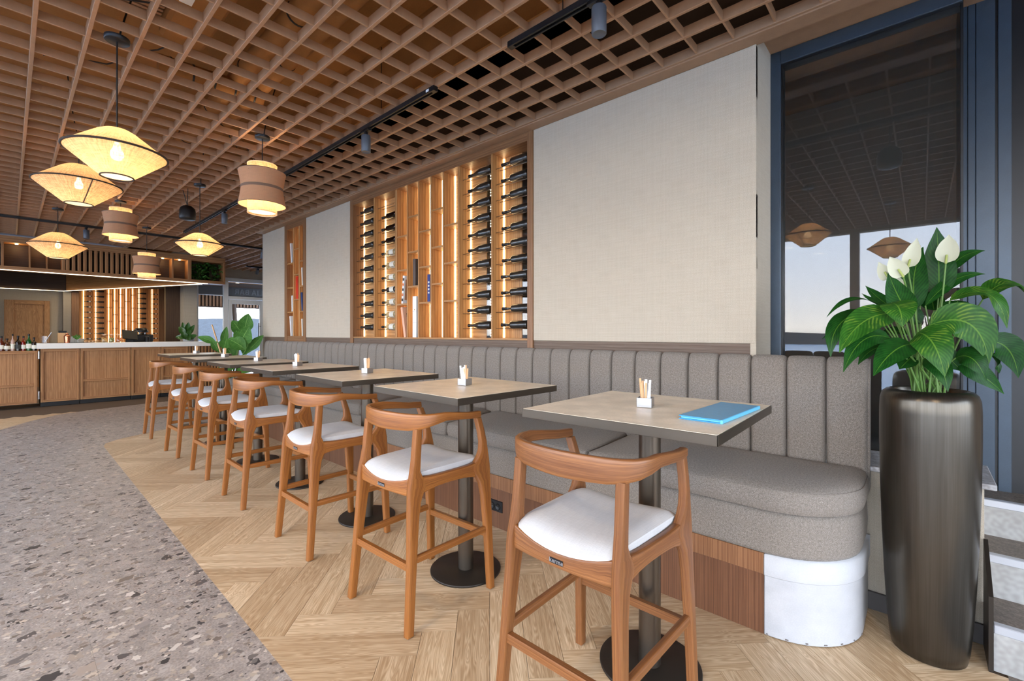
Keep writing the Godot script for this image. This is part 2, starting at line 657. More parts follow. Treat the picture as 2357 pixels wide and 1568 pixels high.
	M.bronze_dark = mat(Color(0.20, 0.175, 0.15), 0.45, 0.55)
	M.pot = mat(Color(0.345, 0.325, 0.295), 0.28, 0.9, T.brushed_up, 1.0)
	M.pot.uv1_scale = Vector3(3.0, 0.6, 1)
	M.steel = mat(Color(0.74, 0.74, 0.75), 0.28, 0.9, T.brushed, 1.0)
	M.steel.uv1_scale = Vector3(3, 20, 1)
	M.black = mat(Color(0.06, 0.06, 0.065), 0.5)
	M.black_metal = mat(Color(0.11, 0.11, 0.12), 0.42, 0.4)
	M.grey_metal = mat(Color(0.36, 0.38, 0.41), 0.5, 0.3)
	M.kraft = mat(Color(0.83, 0.66, 0.48), 0.8)
	M.paper = mat(Color(0.93, 0.93, 0.92), 0.8)
	M.menu = mat(Color(0.27, 0.62, 0.82), 0.35, 0.0, T.painted, 6.0, true)
	M.menu_edge = mat(Color(0.40, 0.74, 0.90), 0.4)
	M.soil = mat(Color(0.16, 0.11, 0.08), 1.0, 0.0, T.stone, 12.0, true)
	M.stem = mat(Color(0.36, 0.50, 0.22), 0.5)
	for a in [["leaf", T.leaf, 0.40], ["leaf_pale", T.leaf_pale, 0.40], ["leaf_fig", T.leaf_fig, 0.45]]:
		var m := mat(Color(1, 1, 1), a[2], 0.0, a[1], 1.0)
		m.metallic_specular = 0.32
		m.backlight_enabled = true
		m.backlight = Color(0.45, 0.5, 0.3)
		M[a[0]] = m
	M.leaf_dark = mat(Color(0.62, 0.68, 0.60), 0.3, 0.0, T.leaf_fig, 1.0)
	M.spathe = mat(Color(0.80, 0.80, 0.70), 0.5)
	M.spathe.backlight_enabled = true
	M.spathe.backlight = Color(0.6, 0.6, 0.5)
	M.spadix = mat(Color(0.62, 0.66, 0.36), 0.7)
	M.blue = mat(Color(0.24, 0.295, 0.35), 0.34, 0.2, T.painted, 1.5, true)
	M.blue_dark = mat(Color(0.05, 0.06, 0.075), 0.4)
	M.window_glass = glass(Color(0.5, 0.55, 0.55), 0.03)
	M.window_glass.metallic_specular = 0.5
	M.glass = glass(Color(0.5, 0.55, 0.55), 0.015)
	M.white_frame = mat(Color(0.80, 0.82, 0.84), 0.4)
	M.grey_frame = mat(Color(0.62, 0.64, 0.67), 0.45)
	M.plaster = mat(Color(0.74, 0.71, 0.66), 0.9, 0.0, T.linen, 2.0, true)
	M.stone_light = mat(Color(0.68, 0.675, 0.66), 0.5, 0.0, T.terrazzo_pale, 0.9, true)
	M.stone_dark = mat(Color(0.50, 0.455, 0.41), 0.5, 0.0, T.stone, 3.0, true)
	M.marble = mat(Color(0.78, 0.78, 0.79), 0.35, 0.0, T.stone, 2.0, true)
	M.aluminium = mat(Color(0.74, 0.75, 0.77), 0.35, 0.4)
	M.burlap = mat(Color(0.95, 0.87, 0.755), 0.9, 0.0, T.burlap, 1.0)
	M.burlap.uv1_scale = Vector3(9, 9, 1)
	M.burlap.transparency = BaseMaterial3D.TRANSPARENCY_ALPHA
	M.burlap.backlight_enabled = true
	M.burlap.backlight = Color(0.98, 0.93, 0.85)
	M.shade_tan = mat(Color(0.93, 0.76, 0.59), 0.9, 0.0, T.twill, 1.0)
	M.shade_tan.uv1_scale = Vector3(12, 12, 1)
	M.shade_tan.backlight_enabled = true
	M.shade_tan.backlight = Color(0.95, 0.77, 0.58)
	M.shade_lining = mat(Color(0.93, 0.86, 0.74), 0.9)
	M.piping = mat(Color(0.20, 0.16, 0.13), 0.8)
	M.band_tan = mat(Color(0.46, 0.36, 0.29), 0.8)
	M.bulb = glow(Color(1.0, 0.86, 0.66), 7.0)
	M.diffuser = mat(Color(0.96, 0.92, 0.84), 0.9)
	M.diffuser.backlight_enabled = true
	M.diffuser.backlight = Color(1, 0.93, 0.8)
	M.led = glow(Color(1.0, 0.88, 0.68), 4.0)
	M.lens = glow(Color(1.0, 0.94, 0.84), 2.5)
	M.led_soft = glow(Color(1.0, 0.93, 0.80), 2.0)
	M.bottle = mat(Color(0.025, 0.03, 0.022), 0.10)
	M.bottle.clearcoat_enabled = true
	M.bottle_red = mat(Color(0.07, 0.015, 0.015), 0.10)
	M.bottle_clear = glass(Color(0.75, 0.72, 0.55), 0.35, 0.02)
	M.label = mat(Color(0.88, 0.87, 0.82), 0.7)
	M.foil = mat(Color(0.10, 0.09, 0.09), 0.35, 0.5)
	M.copper = mat(Color(0.86, 0.55, 0.42), 0.25, 0.9)
	M.rod = mat(Color(0.55, 0.48, 0.40), 0.3, 0.8)
	M.sea = mat(Color(0.50, 0.61, 0.72), 0.3)
	M.hill = mat(Color(0.21, 0.235, 0.265), 0.95, 0.0, T.stone, 0.02, true)
	M.terrace = mat(Color(0.70, 0.69, 0.67), 0.8, 0.0, T.stone, 1.0, true)
	M.sign_band = mat(Color(0.10, 0.085, 0.07), 0.7)
	M.sign_letter = mat(Color(0.22, 0.22, 0.21), 0.6)


# ------------------------------------------------------------------ floor
const WOOD_NEAR := [[0.72, 4.5], [0.745, -3.0], [0.765, -7.25], [0.80, -7.42], [0.95, -7.6], [1.3, -7.82], [1.8, -8.0], [2.4, -8.1], [2.84, -8.13], [2.84, 0.2], [2.62, 0.2], [2.62, 4.5]]
const WOOD_BAR := [[-2.6, -8.2], [-1.0, -8.75], [-0.07, -9.54], [0.2, -10.1], [0.54, -10.6], [1.0, -10.85], [1.73, -11.03], [2.84, -11.2], [5.2, -11.3], [5.2, -13.4], [3.0, -13.4], [2.6, -12.6], [-2.6, -12.6]]

func poly2(a: Array) -> PackedVector2Array:
	var p := PackedVector2Array()
	for q in a:
		p.append(Vector2(q[0], q[1]))
	return p

func build_floor() -> void:
	var fl := setting("floor", "floor of pale oak herringbone planks meeting grey terrazzo slabs", "floor")
	obj("sub_floor", spanm(Vector3(-2.8, -0.2, -17.0), Vector3(5.6, -0.006, 5.0)), M.gap, fl)
	var w := 0.1524
	var L := 0.762
	var a := Vector2(1, 1) / sqrt(2.0)
	var b := Vector2(1, -1) / sqrt(2.0)
	var O := Vector2(1.04, -1.68) - a * 9 * w - b * 5 * w
	var near := poly2(WOOD_NEAR)
	var bar := poly2(WOOD_BAR)
	var e := 0.0009
	var whole := []
	for k in 10:
		var m := MB.new()
		m.prism(PackedVector2Array([Vector2(e, e), Vector2(L - e, e), Vector2(L - e, w - e), Vector2(e, w - e)]), Vector3(0, -0.006, 0), Vector3.RIGHT, Vector3.BACK, Vector3(0, 0.006, 0), Vector2.RIGHT, Vector2(rng.randf() * 3, rng.randf() * 3), false)
		whole.append(m.mesh())
	var far := MB.new()
	for j in range(-110, 60):
		for k in range(-8, 9):
			for kind in 2:
				var p0 := j * w + 2 * L * k if kind == 0 else j * w + 2 * L - w + 2 * L * k
				var q0 := j * w
				var du := L if kind == 0 else w
				var dv := w if kind == 0 else L
				var cs := PackedVector2Array()
				for c in [[e, e], [du - e, e], [du - e, dv - e], [e, dv - e]]:
					cs.append(O + a * (p0 + c[0]) + b * (q0 + c[1]))
				var cen := O + a * (p0 + du / 2) + b * (q0 + dv / 2)
				if cen.x < -3.2 or cen.x > 5.6 or cen.y > 3.2 or cen.y < -13.6:
					continue
				var dir := a if kind == 0 else b
				if cen.y < -8.0:
					for piece in Geometry2D.intersect_polygons(cs, bar):
						far.prism(piece, Vector3(0, -0.006, 0), Vector3.RIGHT, Vector3.BACK, Vector3(0, 0.006, 0), dir, Vector2(rng.randf() * 3, rng.randf() * 3), false)
				for piece in Geometry2D.intersect_polygons(cs, near):
					if piece.size() < 3:
						continue
					var area := 0.0
					for i in piece.size():
						area += piece[i].cross(piece[(i + 1) % piece.size()]) * 0.5
					if absf(area) < 0.0006:
						continue
					var o: MeshInstance3D
					var mt: Material = M["plank%d" % (rng.randi() % 3)]
					if absf(area) > (L - 2 * e) * (w - 2 * e) * 0.9999:
						o = obj("plank", whole[rng.randi() % 10], mt, fl)
						# local x = along the plank, local z = across
						var st := O + a * p0 + b * q0
						if kind == 0:
							o.transform = Transform3D(Basis(Vector3(a.x, 0, a.y), Vector3.UP, Vector3(-a.y, 0, a.x)), Vector3(st.x + b.x * w, 0, st.y + b.y * w))
						else:
							o.transform = Transform3D(Basis(Vector3(b.x, 0, b.y), Vector3.UP, Vector3(-b.y, 0, b.x)), Vector3(st.x, 0, st.y))
					else:
						var m := MB.new()
						m.prism(piece, Vector3(0, -0.006, 0), Vector3.RIGHT, Vector3.BACK, Vector3(0, 0.006, 0), dir, Vector2(rng.randf() * 3, rng.randf() * 3), false)
						obj("plank", m, mt, fl)
	var fo := obj("bar_planks", far, M.plank0, fl)
	fo.set_meta("kind", "stuff")
	# terrazzo slabs
	var g := 0.0003
	var xs := [-2.6, -1.56, -0.96, -0.36, 0.24, 0.84, 1.44, 2.04, 2.64, 3.24, 3.84, 4.44, 5.2]
	for i in xs.size() - 1:
		var z := 4.6
		while z > -16.4:
			var z1 := z - 1.2
			var rect := PackedVector2Array([Vector2(xs[i] + g, z1 + g), Vector2(xs[i + 1] - g, z1 + g), Vector2(xs[i + 1] - g, z - g), Vector2(xs[i] + g, z - g)])
			for p in Geometry2D.clip_polygons(rect, near):
				for q in Geometry2D.clip_polygons(p, bar):
					if q.size() < 3 or (q[0].x > 2.6 and z1 > -8.4):
						continue
					var m := MB.new()
					m.prism(q, Vector3(0, -0.006, 0), Vector3.RIGHT, Vector3.BACK, Vector3(0, 0.006, 0), Vector2.RIGHT, Vector2.ZERO, false)
					obj("terrazzo_slab", m, M.terrazzo, fl)
			z = z1


# ------------------------------------------------------------------ ceiling
func build_ceiling() -> void:
	var ce := setting("ceiling", "open-cell ceiling grid of brown slats below a caramel painted slab", "ceiling")
	var slab := MB.new()
	slab.span(Vector3(-2.9, 3.72, -17.2), Vector3(2.12, 3.85, 5.0))
	slab.span(Vector3(2.12, 3.6, -17.2), Vector3(5.8, 3.85, -8.3))
	slab.span(Vector3(2.80, 3.6, -8.3), Vector3(5.8, 3.85, 5.0))
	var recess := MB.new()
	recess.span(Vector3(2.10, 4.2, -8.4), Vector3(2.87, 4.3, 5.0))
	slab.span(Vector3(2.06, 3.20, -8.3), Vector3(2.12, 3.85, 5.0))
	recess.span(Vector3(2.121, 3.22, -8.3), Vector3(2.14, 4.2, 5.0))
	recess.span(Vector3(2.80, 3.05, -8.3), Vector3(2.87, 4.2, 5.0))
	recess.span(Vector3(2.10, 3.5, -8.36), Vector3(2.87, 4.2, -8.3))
	obj("slab", slab, M.plenum, ce)
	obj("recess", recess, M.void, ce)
	var X0 := 0.095
	var Z0 := -2.02
	var sx := 0.2035
	var sz := 0.2055
	var rest := MB.new()
	var long := MB.new()
	long.box(Vector3.ZERO, Vector3(0.02, 0.06, 15.8), Basis.IDENTITY, 0.002)
	var longm := long.mesh()
	for k in range(-13, 26):
		var x := X0 + sx * k
		if k > 13:
			rest.box(Vector3(x, 3.03, -10.85), Vector3(0.02, 0.06, 5.1))
		elif k >= -4:
			obj("long_slat", longm, M.slat, ce, Vector3(x, 3.03, -3.4))
		else:
			rest.box(Vector3(x, 3.03, -3.4), Vector3(0.02, 0.06, 15.8))
	var cand := []
	for k in range(-13, 26):
		for j in range(-54, 32):
			var c := Vector3(X0 + sx * (k + 0.5), 3.028, Z0 + sz * j)
			if k >= 13 and c.z > -8.3 or k < 13 and c.z < -11.3 or c.z > 4.4 or c.z < -13.3:
				continue
			var d := c - EYE
			var dep := d.dot(Vector3(sin(YAW), 0, -cos(YAW)))
			var u := 1178.5 + FOCAL * d.dot(Vector3(cos(YAW), 0, sin(YAW))) / maxf(dep, 0.01)
			var vv := 767.0 - FOCAL * d.y / maxf(dep, 0.01)
			if dep > 0.3 and u > -40 and u < 2380 and vv > -30:
				cand.append([dep, c])
			else:
				rest.box(c, Vector3(sx - 0.02, 0.05, 0.011))
	cand.sort_custom(func(p, q): return p[0] < q[0])
	var shortm := boxm(Vector3(sx - 0.02, 0.05, 0.011), 0.001).mesh()
	for i in cand.size():
		if i < 300:
			obj("cross_slat", shortm, M.slat, ce, cand[i][1])
		else:
			rest.box(cand[i][1], Vector3(sx - 0.02, 0.05, 0.011))
	var r := obj("far_slats", rest, M.slat, ce)
	r.set_meta("kind", "stuff")
	var bd := MB.new()
	bd.span(Vector3(2.745, 2.99, -8.13), Vector3(2.86, 3.03, 4.6), 0.003)
	bd.span(Vector3(2.728, 2.997, -8.13), Vector3(2.746, 3.05, 4.6), 0.002)
	struct("trim_1", bd, M.trim, "brown border strip where the slatted ceiling meets the fabric wall", "trim")


# ------------------------------------------------------------------ walls
func build_walls() -> void:
	var wr := setting("wall_right", "wall of pale woven fabric panels above the banquette", "wall")
	for s in [[-0.70, -2.331], [-5.251, -6.505], [-7.239, -8.13]]:
		obj("fabric_panel", spanm(Vector3(2.84, 1.29, s[1]), Vector3(2.875, 2.99, s[0]), 0.004), M.fabric_wall, wr)
		obj("band", spanm(Vector3(2.846, 1.10, s[1] + (0.07 if s[1] < -8 else 0.0)), Vector3(2.87, 1.289, s[0] - (0.012 if s[0] > -1 else 0.0)), 0.001), M.band, wr)
	obj("fabric_reveal", spanm(Vector3(2.842, 0.7, -0.73), Vector3(3.19, 3.09, -0.70)), M.fabric_wall, wr)
	var core := MB.new()
	core.span(Vector3(2.875, 0.0, -2.331), Vector3(3.19, 3.6, -0.73))
	core.span(Vector3(2.875, 0.0, -6.505), Vector3(3.19, 3.6, -5.251))
	core.span(Vector3(2.875, 0.0, -8.13), Vector3(3.19, 3.6, -7.239))
	core.span(Vector3(2.875, 0.0, -5.251), Vector3(3.19, 1.22, -2.331))
	core.span(Vector3(2.875, 2.99, -5.251), Vector3(3.19, 3.6, -2.331))
	core.span(Vector3(2.875, 0.0, -7.239), Vector3(3.19, 1.22, -6.505))
	core.span(Vector3(2.875, 2.99, -7.239), Vector3(3.19, 3.6, -6.505))
	core.span(Vector3(2.86, 0.0, -8.13), Vector3(2.876, 1.12, -0.7))
	core.span(Vector3(2.842, 0.0, -8.16), Vector3(3.19, 3.0, -8.13))
	obj("core", core, M.plaster, wr)
	struct("wall_low", spanm(Vector3(2.848, 0.0, -0.70), Vector3(3.19, 0.68, 0.20)), M.fabric_wall, "low fabric covered wall under the blue framed window", "wall")
	struct("baseboard_right", spanm(Vector3(2.826, 0.0, -0.70), Vector3(2.842, 0.085, 0.20), 0.002), mat(Color(0.33, 0.31, 0.30), 0.6), "dark grey baseboard behind the bronze planter", "baseboard")
	struct("trim_2", spanm(Vector3(2.80, 0.68, -0.70), Vector3(3.19, 0.705, 0.235), 0.003), M.marble, "grey marble cap on the low wall beside the steps", "trim")
	# window with dark blue frame
	var wi := setting("window_1", "tall window in a dark blue metal frame beside the fabric wall", "window")
	obj("jamb", spanm(Vector3(3.17, 0.70, -0.70), Vector3(3.26, 3.08, -0.645), 0.003), M.blue, wi)
	obj("head", spanm(Vector3(3.17, 3.0, -0.645), Vector3(3.26, 3.08, 0.15), 0.003), M.blue, wi)
	obj("gasket", spanm(Vector3(3.18, 0.70, -0.645), Vector3(3.25, 3.0, -0.636)), M.blue_dark, wi)
	obj("gasket", spanm(Vector3(3.18, 2.985, -0.636), Vector3(3.25, 3.0, 0.14)), M.blue_dark, wi)
	obj("pane", spanm(Vector3(3.205, 0.705, -0.636), Vector3(3.211, 2.985, 0.14)), M.window_glass, wi)
	obj("soffit", spanm(Vector3(2.86, 3.08, -0.70), Vector3(3.6, 3.14, 2.4)), M.trim, wi)
	# blue metal post beside the window
	var po := setting("trim_3", "tall blue-grey metal post with vertical grooves beside the window", "post")
	for s in [[0.140, 0.152, 3.19, M.blue_dark], [0.153, 0.176, 3.40, M.blue], [0.178, 0.206, 3.40, M.blue], [0.208, 0.278, 3.40, M.blue], [0.288, 0.335, 3.40, M.blue], [0.337, 0.72, 3.42, M.blue]]:
		obj("profile", spanm(Vector3(s[2], 0.45, s[0]), Vector3(3.52, 3.10, s[1]), 0.002), s[3], po)
	obj("core", spanm(Vector3(3.41, 0.45, 0.14), Vector3(3.52, 3.1, 0.72)), M.blue_dark, po)
	# dark lobby behind the window
	var lob := MB.new()
	lob.span(Vector3(5.4, 0.0, -8.1), Vector3(5.5, 3.6, 2.4))
	lob.span(Vector3(3.19, 0.0, -8.2), Vector3(5.5, 3.6, -8.1))
	lob.span(Vector3(3.52, 0.0, 2.4), Vector3(5.5, 3.6, 2.5))
	lob.span(Vector3(3.52, 0.0, 0.72), Vector3(3.6, 3.6, 2.5))
	struct("wall_lobby", lob, M.lobby, "brown wall of the unlit lobby behind the window", "wall")
	# outer shell
	var wb := setting("window_4", "unseen end wall beyond the steps, glazing added for daylight", "window")  # unseen end wall; full glazing added to let in more daylight
	obj("header", spanm(Vector3(-2.8, 2.95, 4.6), Vector3(3.6, 3.9, 4.75)), M.plaster, wb)
	obj("parapet", spanm(Vector3(-2.8, 0, 4.6), Vector3(3.6, 0.12, 4.75)), M.plaster, wb)
	for k in 5:
		obj("mullion", spanm(Vector3(-2.75 + 1.53 * k, 0.12, 4.61), Vector3(-2.63 + 1.53 * k, 2.95, 4.73), 0.004), M.grey_frame, wb)
		if k < 4:
			obj("pane", spanm(Vector3(-2.62 + 1.53 * k, 0.13, 4.66), Vector3(-1.24 + 1.53 * k, 2.94, 4.666)), M.glass, wb)
	struct("wall_far", spanm(Vector3(-2.8, 0, -16.6), Vector3(3.1, 3.6, -16.45)), M.fabric_wall, "pale wall behind the bar", "wall")
	struct("wall_outer", spanm(Vector3(5.5, 0, -13.4), Vector3(5.65, 3.6, -8.1)), M.plaster, "plaster wall of the entrance area", "wall")
	struct("wall_stair", spanm(Vector3(3.45, 0, 2.4), Vector3(3.6, 3.6, 4.6)), M.plaster, "plaster wall beyond the steps", "wall")
	# glazed side facing the sea
	var fa := setting("window_2", "row of tall grey framed windows facing the sea", "window")
	obj("parapet", spanm(Vector3(-2.75, 0, -10.6), Vector3(-2.6, 0.30, 4.6)), M.plaster, fa)
	obj("header", spanm(Vector3(-2.75, 2.95, -10.6), Vector3(-2.6, 3.9, 4.6)), M.plaster, fa)
	for z in [-10.6, -9.2, -7.8, -6.4, -5.0, -3.6, -2.2, -0.8, 0.6, 2.0, 3.4, 4.6]:
		var wide := 0.17 if z in [-6.4, -2.2, 2.0] else 0.06
		obj("mullion", spanm(Vector3(-2.72, 0.30, z - wide), Vector3(-2.58, 2.95, z + wide), 0.004), M.grey_frame, fa)
		if z < 4.5:
			var z1: float = z + 1.4 if z < 3.3 else 4.6
			obj("pane", spanm(Vector3(-2.668, 0.32, z + 0.05), Vector3(-2.662, 2.94, z1 - 0.05)), M.glass, fa)
	obj("sill", spanm(Vector3(-2.74, 0.29, -10.6), Vector3(-2.50, 0.325, 4.6), 0.004), M.white_frame, fa)
	struct("wall_left", spanm(Vector3(-2.75, 0, -16.45), Vector3(-2.6, 3.6, -10.6)), M.plaster, "plaster wall at the far end of the sea side", "wall")

func build_outside() -> void:
	struct("terrace_end", spanm(Vector3(-2.75, -0.5, 4.76), Vector3(6, -0.1, 12)), M.terrace, "pale paved terrace beyond the glazed end wall", "terrace")
	struct("bounce_terrace", spanm(Vector3(-7.5, -0.5, -22), Vector3(-2.75, -0.1, 12)), M.terrace, "pale terrace added outside the windows, bouncing daylight inside", "terrace")  # pale plane added outside to bounce daylight onto the ceiling
	struct("sea", spanm(Vector3(-2400, -31, -2400), Vector3(2400, -30, 2400)), M.sea, "calm blue sea below the horizon", "sea")
	var h := MB.new()
	for ring in [[700.0, 62.0, 3, 2.2, 1.5], [1500.0, 40.0, 9, -2.9, 2.2]]:
		var P := []
		var nz := noise(int(ring[2]), 1.6, 4)
		for i in 2:
			var row := []
			for k in 61:
				var an: float = lerpf(ring[3], ring[3] + ring[4], k / 60.0)
				var hh: float = -30.0 if i == 0 else -18.0 + ring[1] * (0.55 + 0.35 * nz.get_noise_1d(k * 0.06)) * sin(PI * k / 60.0)
				var rr: float = ring[0] if i == 0 else ring[0] + 90.0
				row.append(Vector3(sin(an) * 1.0, 0, cos(an)) * rr + Vector3(0, hh, 0))
			P.append(row)
		h.grid(P)
	struct("hills", h, M.hill, "hazy blue hills across the water", "hills")


# ------------------------------------------------------------------ wine wall and books
func text(parent: Node3D, s: String, at: Vector3, basis: Basis, height: float, m: Material, called := "lettering", depth := 0.001, font := "Droid Sans") -> void:
	var tm := TextMesh.new()
	var f := SystemFont.new()
	f.font_names = PackedStringArray([font])
	f.font_weight = 700
	tm.font = f
	tm.text = s
	tm.font_size = 32
	tm.pixel_size = height / 24.0
	tm.depth = depth
	var o := obj(called, tm, m, parent)
	o.transform = Transform3D(basis, at)

func strip_light(at: Vector3, long: float, facing: Vector3, energy: float, along := Vector3.UP, color := Color(1.0, 0.82, 0.56)) -> void:
	var l := AreaLight3D.new()
	l.name = numbered("strip_glow")
	l.light_color = color
	l.light_energy = energy
	l.area_size = Vector2(0.012, long)
	l.area_range = 12.0
	l.shadow_enabled = true
	var z := -facing.normalized()
	var y := along
	l.transform = Transform3D(Basis(y.cross(z).normalized(), y, z), at)
	add_child(l)

func wine_bottle(kind: int, label: String, group: String, at: Vector3, b: Basis, scale := 1.0) -> void:
	var key := "wine%d" % kind
	if not T.has(key):
		var g := MB.new()
		var slope := kind == 2
		var p := PackedVector2Array([Vector2(0.001, 0.004), Vector2(0.03, 0.0), Vector2(0.0365, 0.006), Vector2(0.0375, 0.02)])
		if slope:
			for q in [[0.039, 0.14], [0.036, 0.165], [0.028, 0.195], [0.019, 0.225], [0.0145, 0.25], [0.0138, 0.30]]:
				p.append(Vector2(q[0], q[1]))
		else:
			for q in [[0.0375, 0.175], [0.035, 0.19], [0.026, 0.203], [0.017, 0.213], [0.0142, 0.225], [0.0138, 0.30]]:
				p.append(Vector2(q[0], q[1]))
		p.append(Vector2(0.0155, 0.301)); p.append(Vector2(0.0155, 0.308)); p.append(Vector2(0.001, 0.309))
		g.lathe(p, 18)
		T[key] = g.mesh()
		var f := MB.new()
		f.lathe(PackedVector2Array([Vector2(0.0146, 0.252), Vector2(0.0148, 0.300), Vector2(0.0162, 0.301), Vector2(0.0162, 0.3095), Vector2(0.001, 0.310)]), 14)
		T.foil = f.mesh()
		var lb := MB.new()
		lb.lathe(PackedVector2Array([Vector2(0.0378, 0.045), Vector2(0.0386 if slope else 0.0380, 0.125)]), 18)
		T["band%d" % kind] = lb.mesh()
	var o := thing("wine_bottle", label, "wine bottle", at, 0.0, group)
	o.transform = Transform3D(b.scaled(Vector3.ONE * scale), at)
	obj("glass", T[key], [M.bottle, M.bottle_red, M.bottle, M.bottle_clear, M.bottle][kind], o)
	obj("foil", T.foil, M.foil, o)
	if kind in [0, 2, 3]:
		obj("paper_label", T["band%d" % kind], M.label, o)

func book(label: String, at: Vector3, s: Vector3, b: Basis, cover: Material) -> Node3D:
	# s: thickness (z), height (y), depth (x); origin at the foot of the spine side
	var o := thing("book", label, "book", at, 0.0, "books on the wine wall shelves")
	o.basis = b
	var c := MB.new()
	c.box(Vector3(s.x / 2, s.y / 2, -s.z / 2 + 0.0015), Vector3(s.x, s.y, 0.003), Basis.IDENTITY, 0.0005)
	c.box(Vector3(s.x / 2, s.y / 2, s.z / 2 - 0.0015), Vector3(s.x, s.y, 0.003), Basis.IDENTITY, 0.0005)
	c.box(Vector3(0.0015, s.y / 2, 0), Vector3(0.003, s.y, s.z), Basis.IDENTITY, 0.0005)
	obj("cover", c, cover, o)
	obj("pages", spanm(Vector3(0.003, 0.004, -s.z / 2 + 0.003), Vector3(s.x - 0.004, s.y - 0.004, s.z / 2 - 0.003)), M.paper, o)
	return o

func build_wine_wall() -> void:
	var t := thing("display_cabinet", "wide lit wooden wall cabinet with wine pegs and staggered shelves", "cabinet", Vector3(WALL_X, 1.22, -3.79))
	var o := -Vector3(WALL_X, 1.22, -3.79)
	var yb := 1.306
	var yt := 2.917
	var part := func(called: String, a: Vector3, c: Vector3, m: Material, bev := 0.001):
		return obj(called, spanm(a + o, c + o, bev), m, t)
	part.call("stile", Vector3(2.832, 1.13, -5.251), Vector3(3.0, 2.988, -5.182), M.frame_wood)
	part.call("stile", Vector3(2.832, 1.13, -2.389), Vector3(3.0, 2.988, -2.331), M.frame_wood)
	part.call("header", Vector3(2.833, yt, -5.182), Vector3(3.0, 2.988, -2.389), M.frame_wood)
	part.call("sill", Vector3(2.838, 1.29, -5.182), Vector3(3.0, yb, -2.389), M.honey)
	part.call("lower_band", Vector3(2.845, 1.13, -5.182), Vector3(3.0, 1.29, -2.389), M.band)
	part.call("back_panel", Vector3(2.99, yb, -5.182), Vector3(3.0, yt, -3.02), M.honey, 0.0)
	part.call("back_panel", Vector3(2.99, yb, -2.94), Vector3(3.0, yt, -2.58), M.honey, 0.0)
	part.call("back_glass", Vector3(2.992, yb, -2.58), Vector3(2.997, yt, -2.389), M.glass, 0.0)
	part.call("back_glass", Vector3(2.992, yb, -3.02), Vector3(2.997, yt, -2.94), M.glass, 0.0)
	var divs := [[-4.725, -4.704], [-4.288, -4.252], [-4.068, -4.051], [-3.872, -3.853], [-3.667, -3.65], [-3.476, -3.458], [-3.249, -3.229], [-2.811, -2.794]]
	for d in divs:
		part.call("divider", Vector3(2.84, yb, d[0]), Vector3(2.99, yt, d[1]), M.honey)
	var cols := [[-4.252, -4.068, 0], [-4.051, -3.872, 1], [-3.853, -3.667, 0], [-3.65, -3.476, 1], [-3.458, -3.249, 0]]
	for c in cols:
		for y in ([2.40, 2.034, 1.668] if c[2] == 0 else [2.584, 2.211, 1.846]):
			part.call("shelf", Vector3(2.843, y - 0.018, c[0]), Vector3(2.99, y, c[1]), M.honey)
	var leds := [-5.182, -4.704, -4.252, -4.051, -3.853, -3.65, -3.458, -3.229, -2.794]
	for z in leds:
		part.call("light_strip", Vector3(2.978, yb + 0.004, z + 0.001), Vector3(2.989, yt - 0.004, z + 0.010), M.led, 0.0)
		strip_light(Vector3(2.972, (yb + yt) / 2, z + 0.018), yt - yb - 0.05, Vector3(-1, 0, 0.8), 0.045)
	# glowing beads imitating the light strip mirrored in the third bay glass
	var dots := MB.new()
	for k in 60:
		for dz in [-2.992, -2.966]:
			dots.box(Vector3(3.02, yb + 0.02 + k * 0.0262, dz) + o, Vector3(0.006, 0.012, 0.009))
	obj("led_reflection_dots", dots, M.led_soft, t)
	# pegs and bottles
	var rod := MB.new()
	rod.tube([Vector3.ZERO, Vector3(0, 0, 0.31)], 0.0035, 6)
	var rodm := rod.mesh()
	var bays := [[-5.182, "dark wine bottle, %s peg row from below, bay beside the smaller fabric panel", "bottles in the bay by the smaller fabric panel"], [-4.704, "%s wine bottle, %s peg row from below, bay between dark bottles and shelves", "bottles in the bay before the shelves"], [-3.229, "sloping wine bottle with white label, %s peg row from below, bay after the shelves", "bottles in the bay after the shelves"], [-2.794, "black wine bottle, %s peg row from below, end bay beside the wide fabric panel", "bottles in the bay by the wide fabric panel"]]
	# neck towards -Z: bottle axis y maps to -Z
	var lie := Basis(Vector3.RIGHT, Vector3(0, 0, -1), Vector3(0, 1, 0))
	for bi in 4:
		for r in 11:
			var y := 1.392 + 0.1405 * r
			for x in [2.888, 2.942]:
				obj("peg", rodm, M.rod, t, Vector3(x, y, bays[bi][0]) + o)
			if bi == 1 and r == 10:
				continue
			var kind := 4
			if bi == 1:
				kind = [3, 3, 3, 0, 3, 3, 3, 1, 1, 1, 1][r]
			elif bi == 2:
				kind = 2
			elif bi == 3:
				kind = 4
			var lbl: String = bays[bi][1] % [["", "red", "", "clear", "dark"][kind] if kind != 0 else "white labelled", ORD[r]] if bi == 1 else bays[bi][1] % ORD[r]
			wine_bottle(kind, lbl, bays[bi][2], Vector3(2.915, y + 0.0295, bays[bi][0] + 0.362 + rng.randf_range(-0.008, 0.008)), lie * Basis(Vector3.UP, rng.randf_range(-0.4, 0.4) + (2.6 if bi in [0, 3] else 0.0)))
	# books
	var b: Node3D
	b = book("white and black photo book leaning on the first staggered shelf column", Vector3(2.85, 1.669, -4.168), Vector3(0.13, 0.30, 0.035), Basis(Vector3.RIGHT, 0.10), M.paper)
	for k in 5:
		obj("print", boxm(Vector3(0.0012, 0.028, 0.026)), M.black if k % 2 == 0 else M.copper, b, Vector3(0.0, 0.04 + k * 0.055, 0))
	obj("cover_picture", boxm(Vector3(0.10, 0.22, 0.001)), M.shade_tan, b, Vector3(0.065, 0.15, 0.0177))
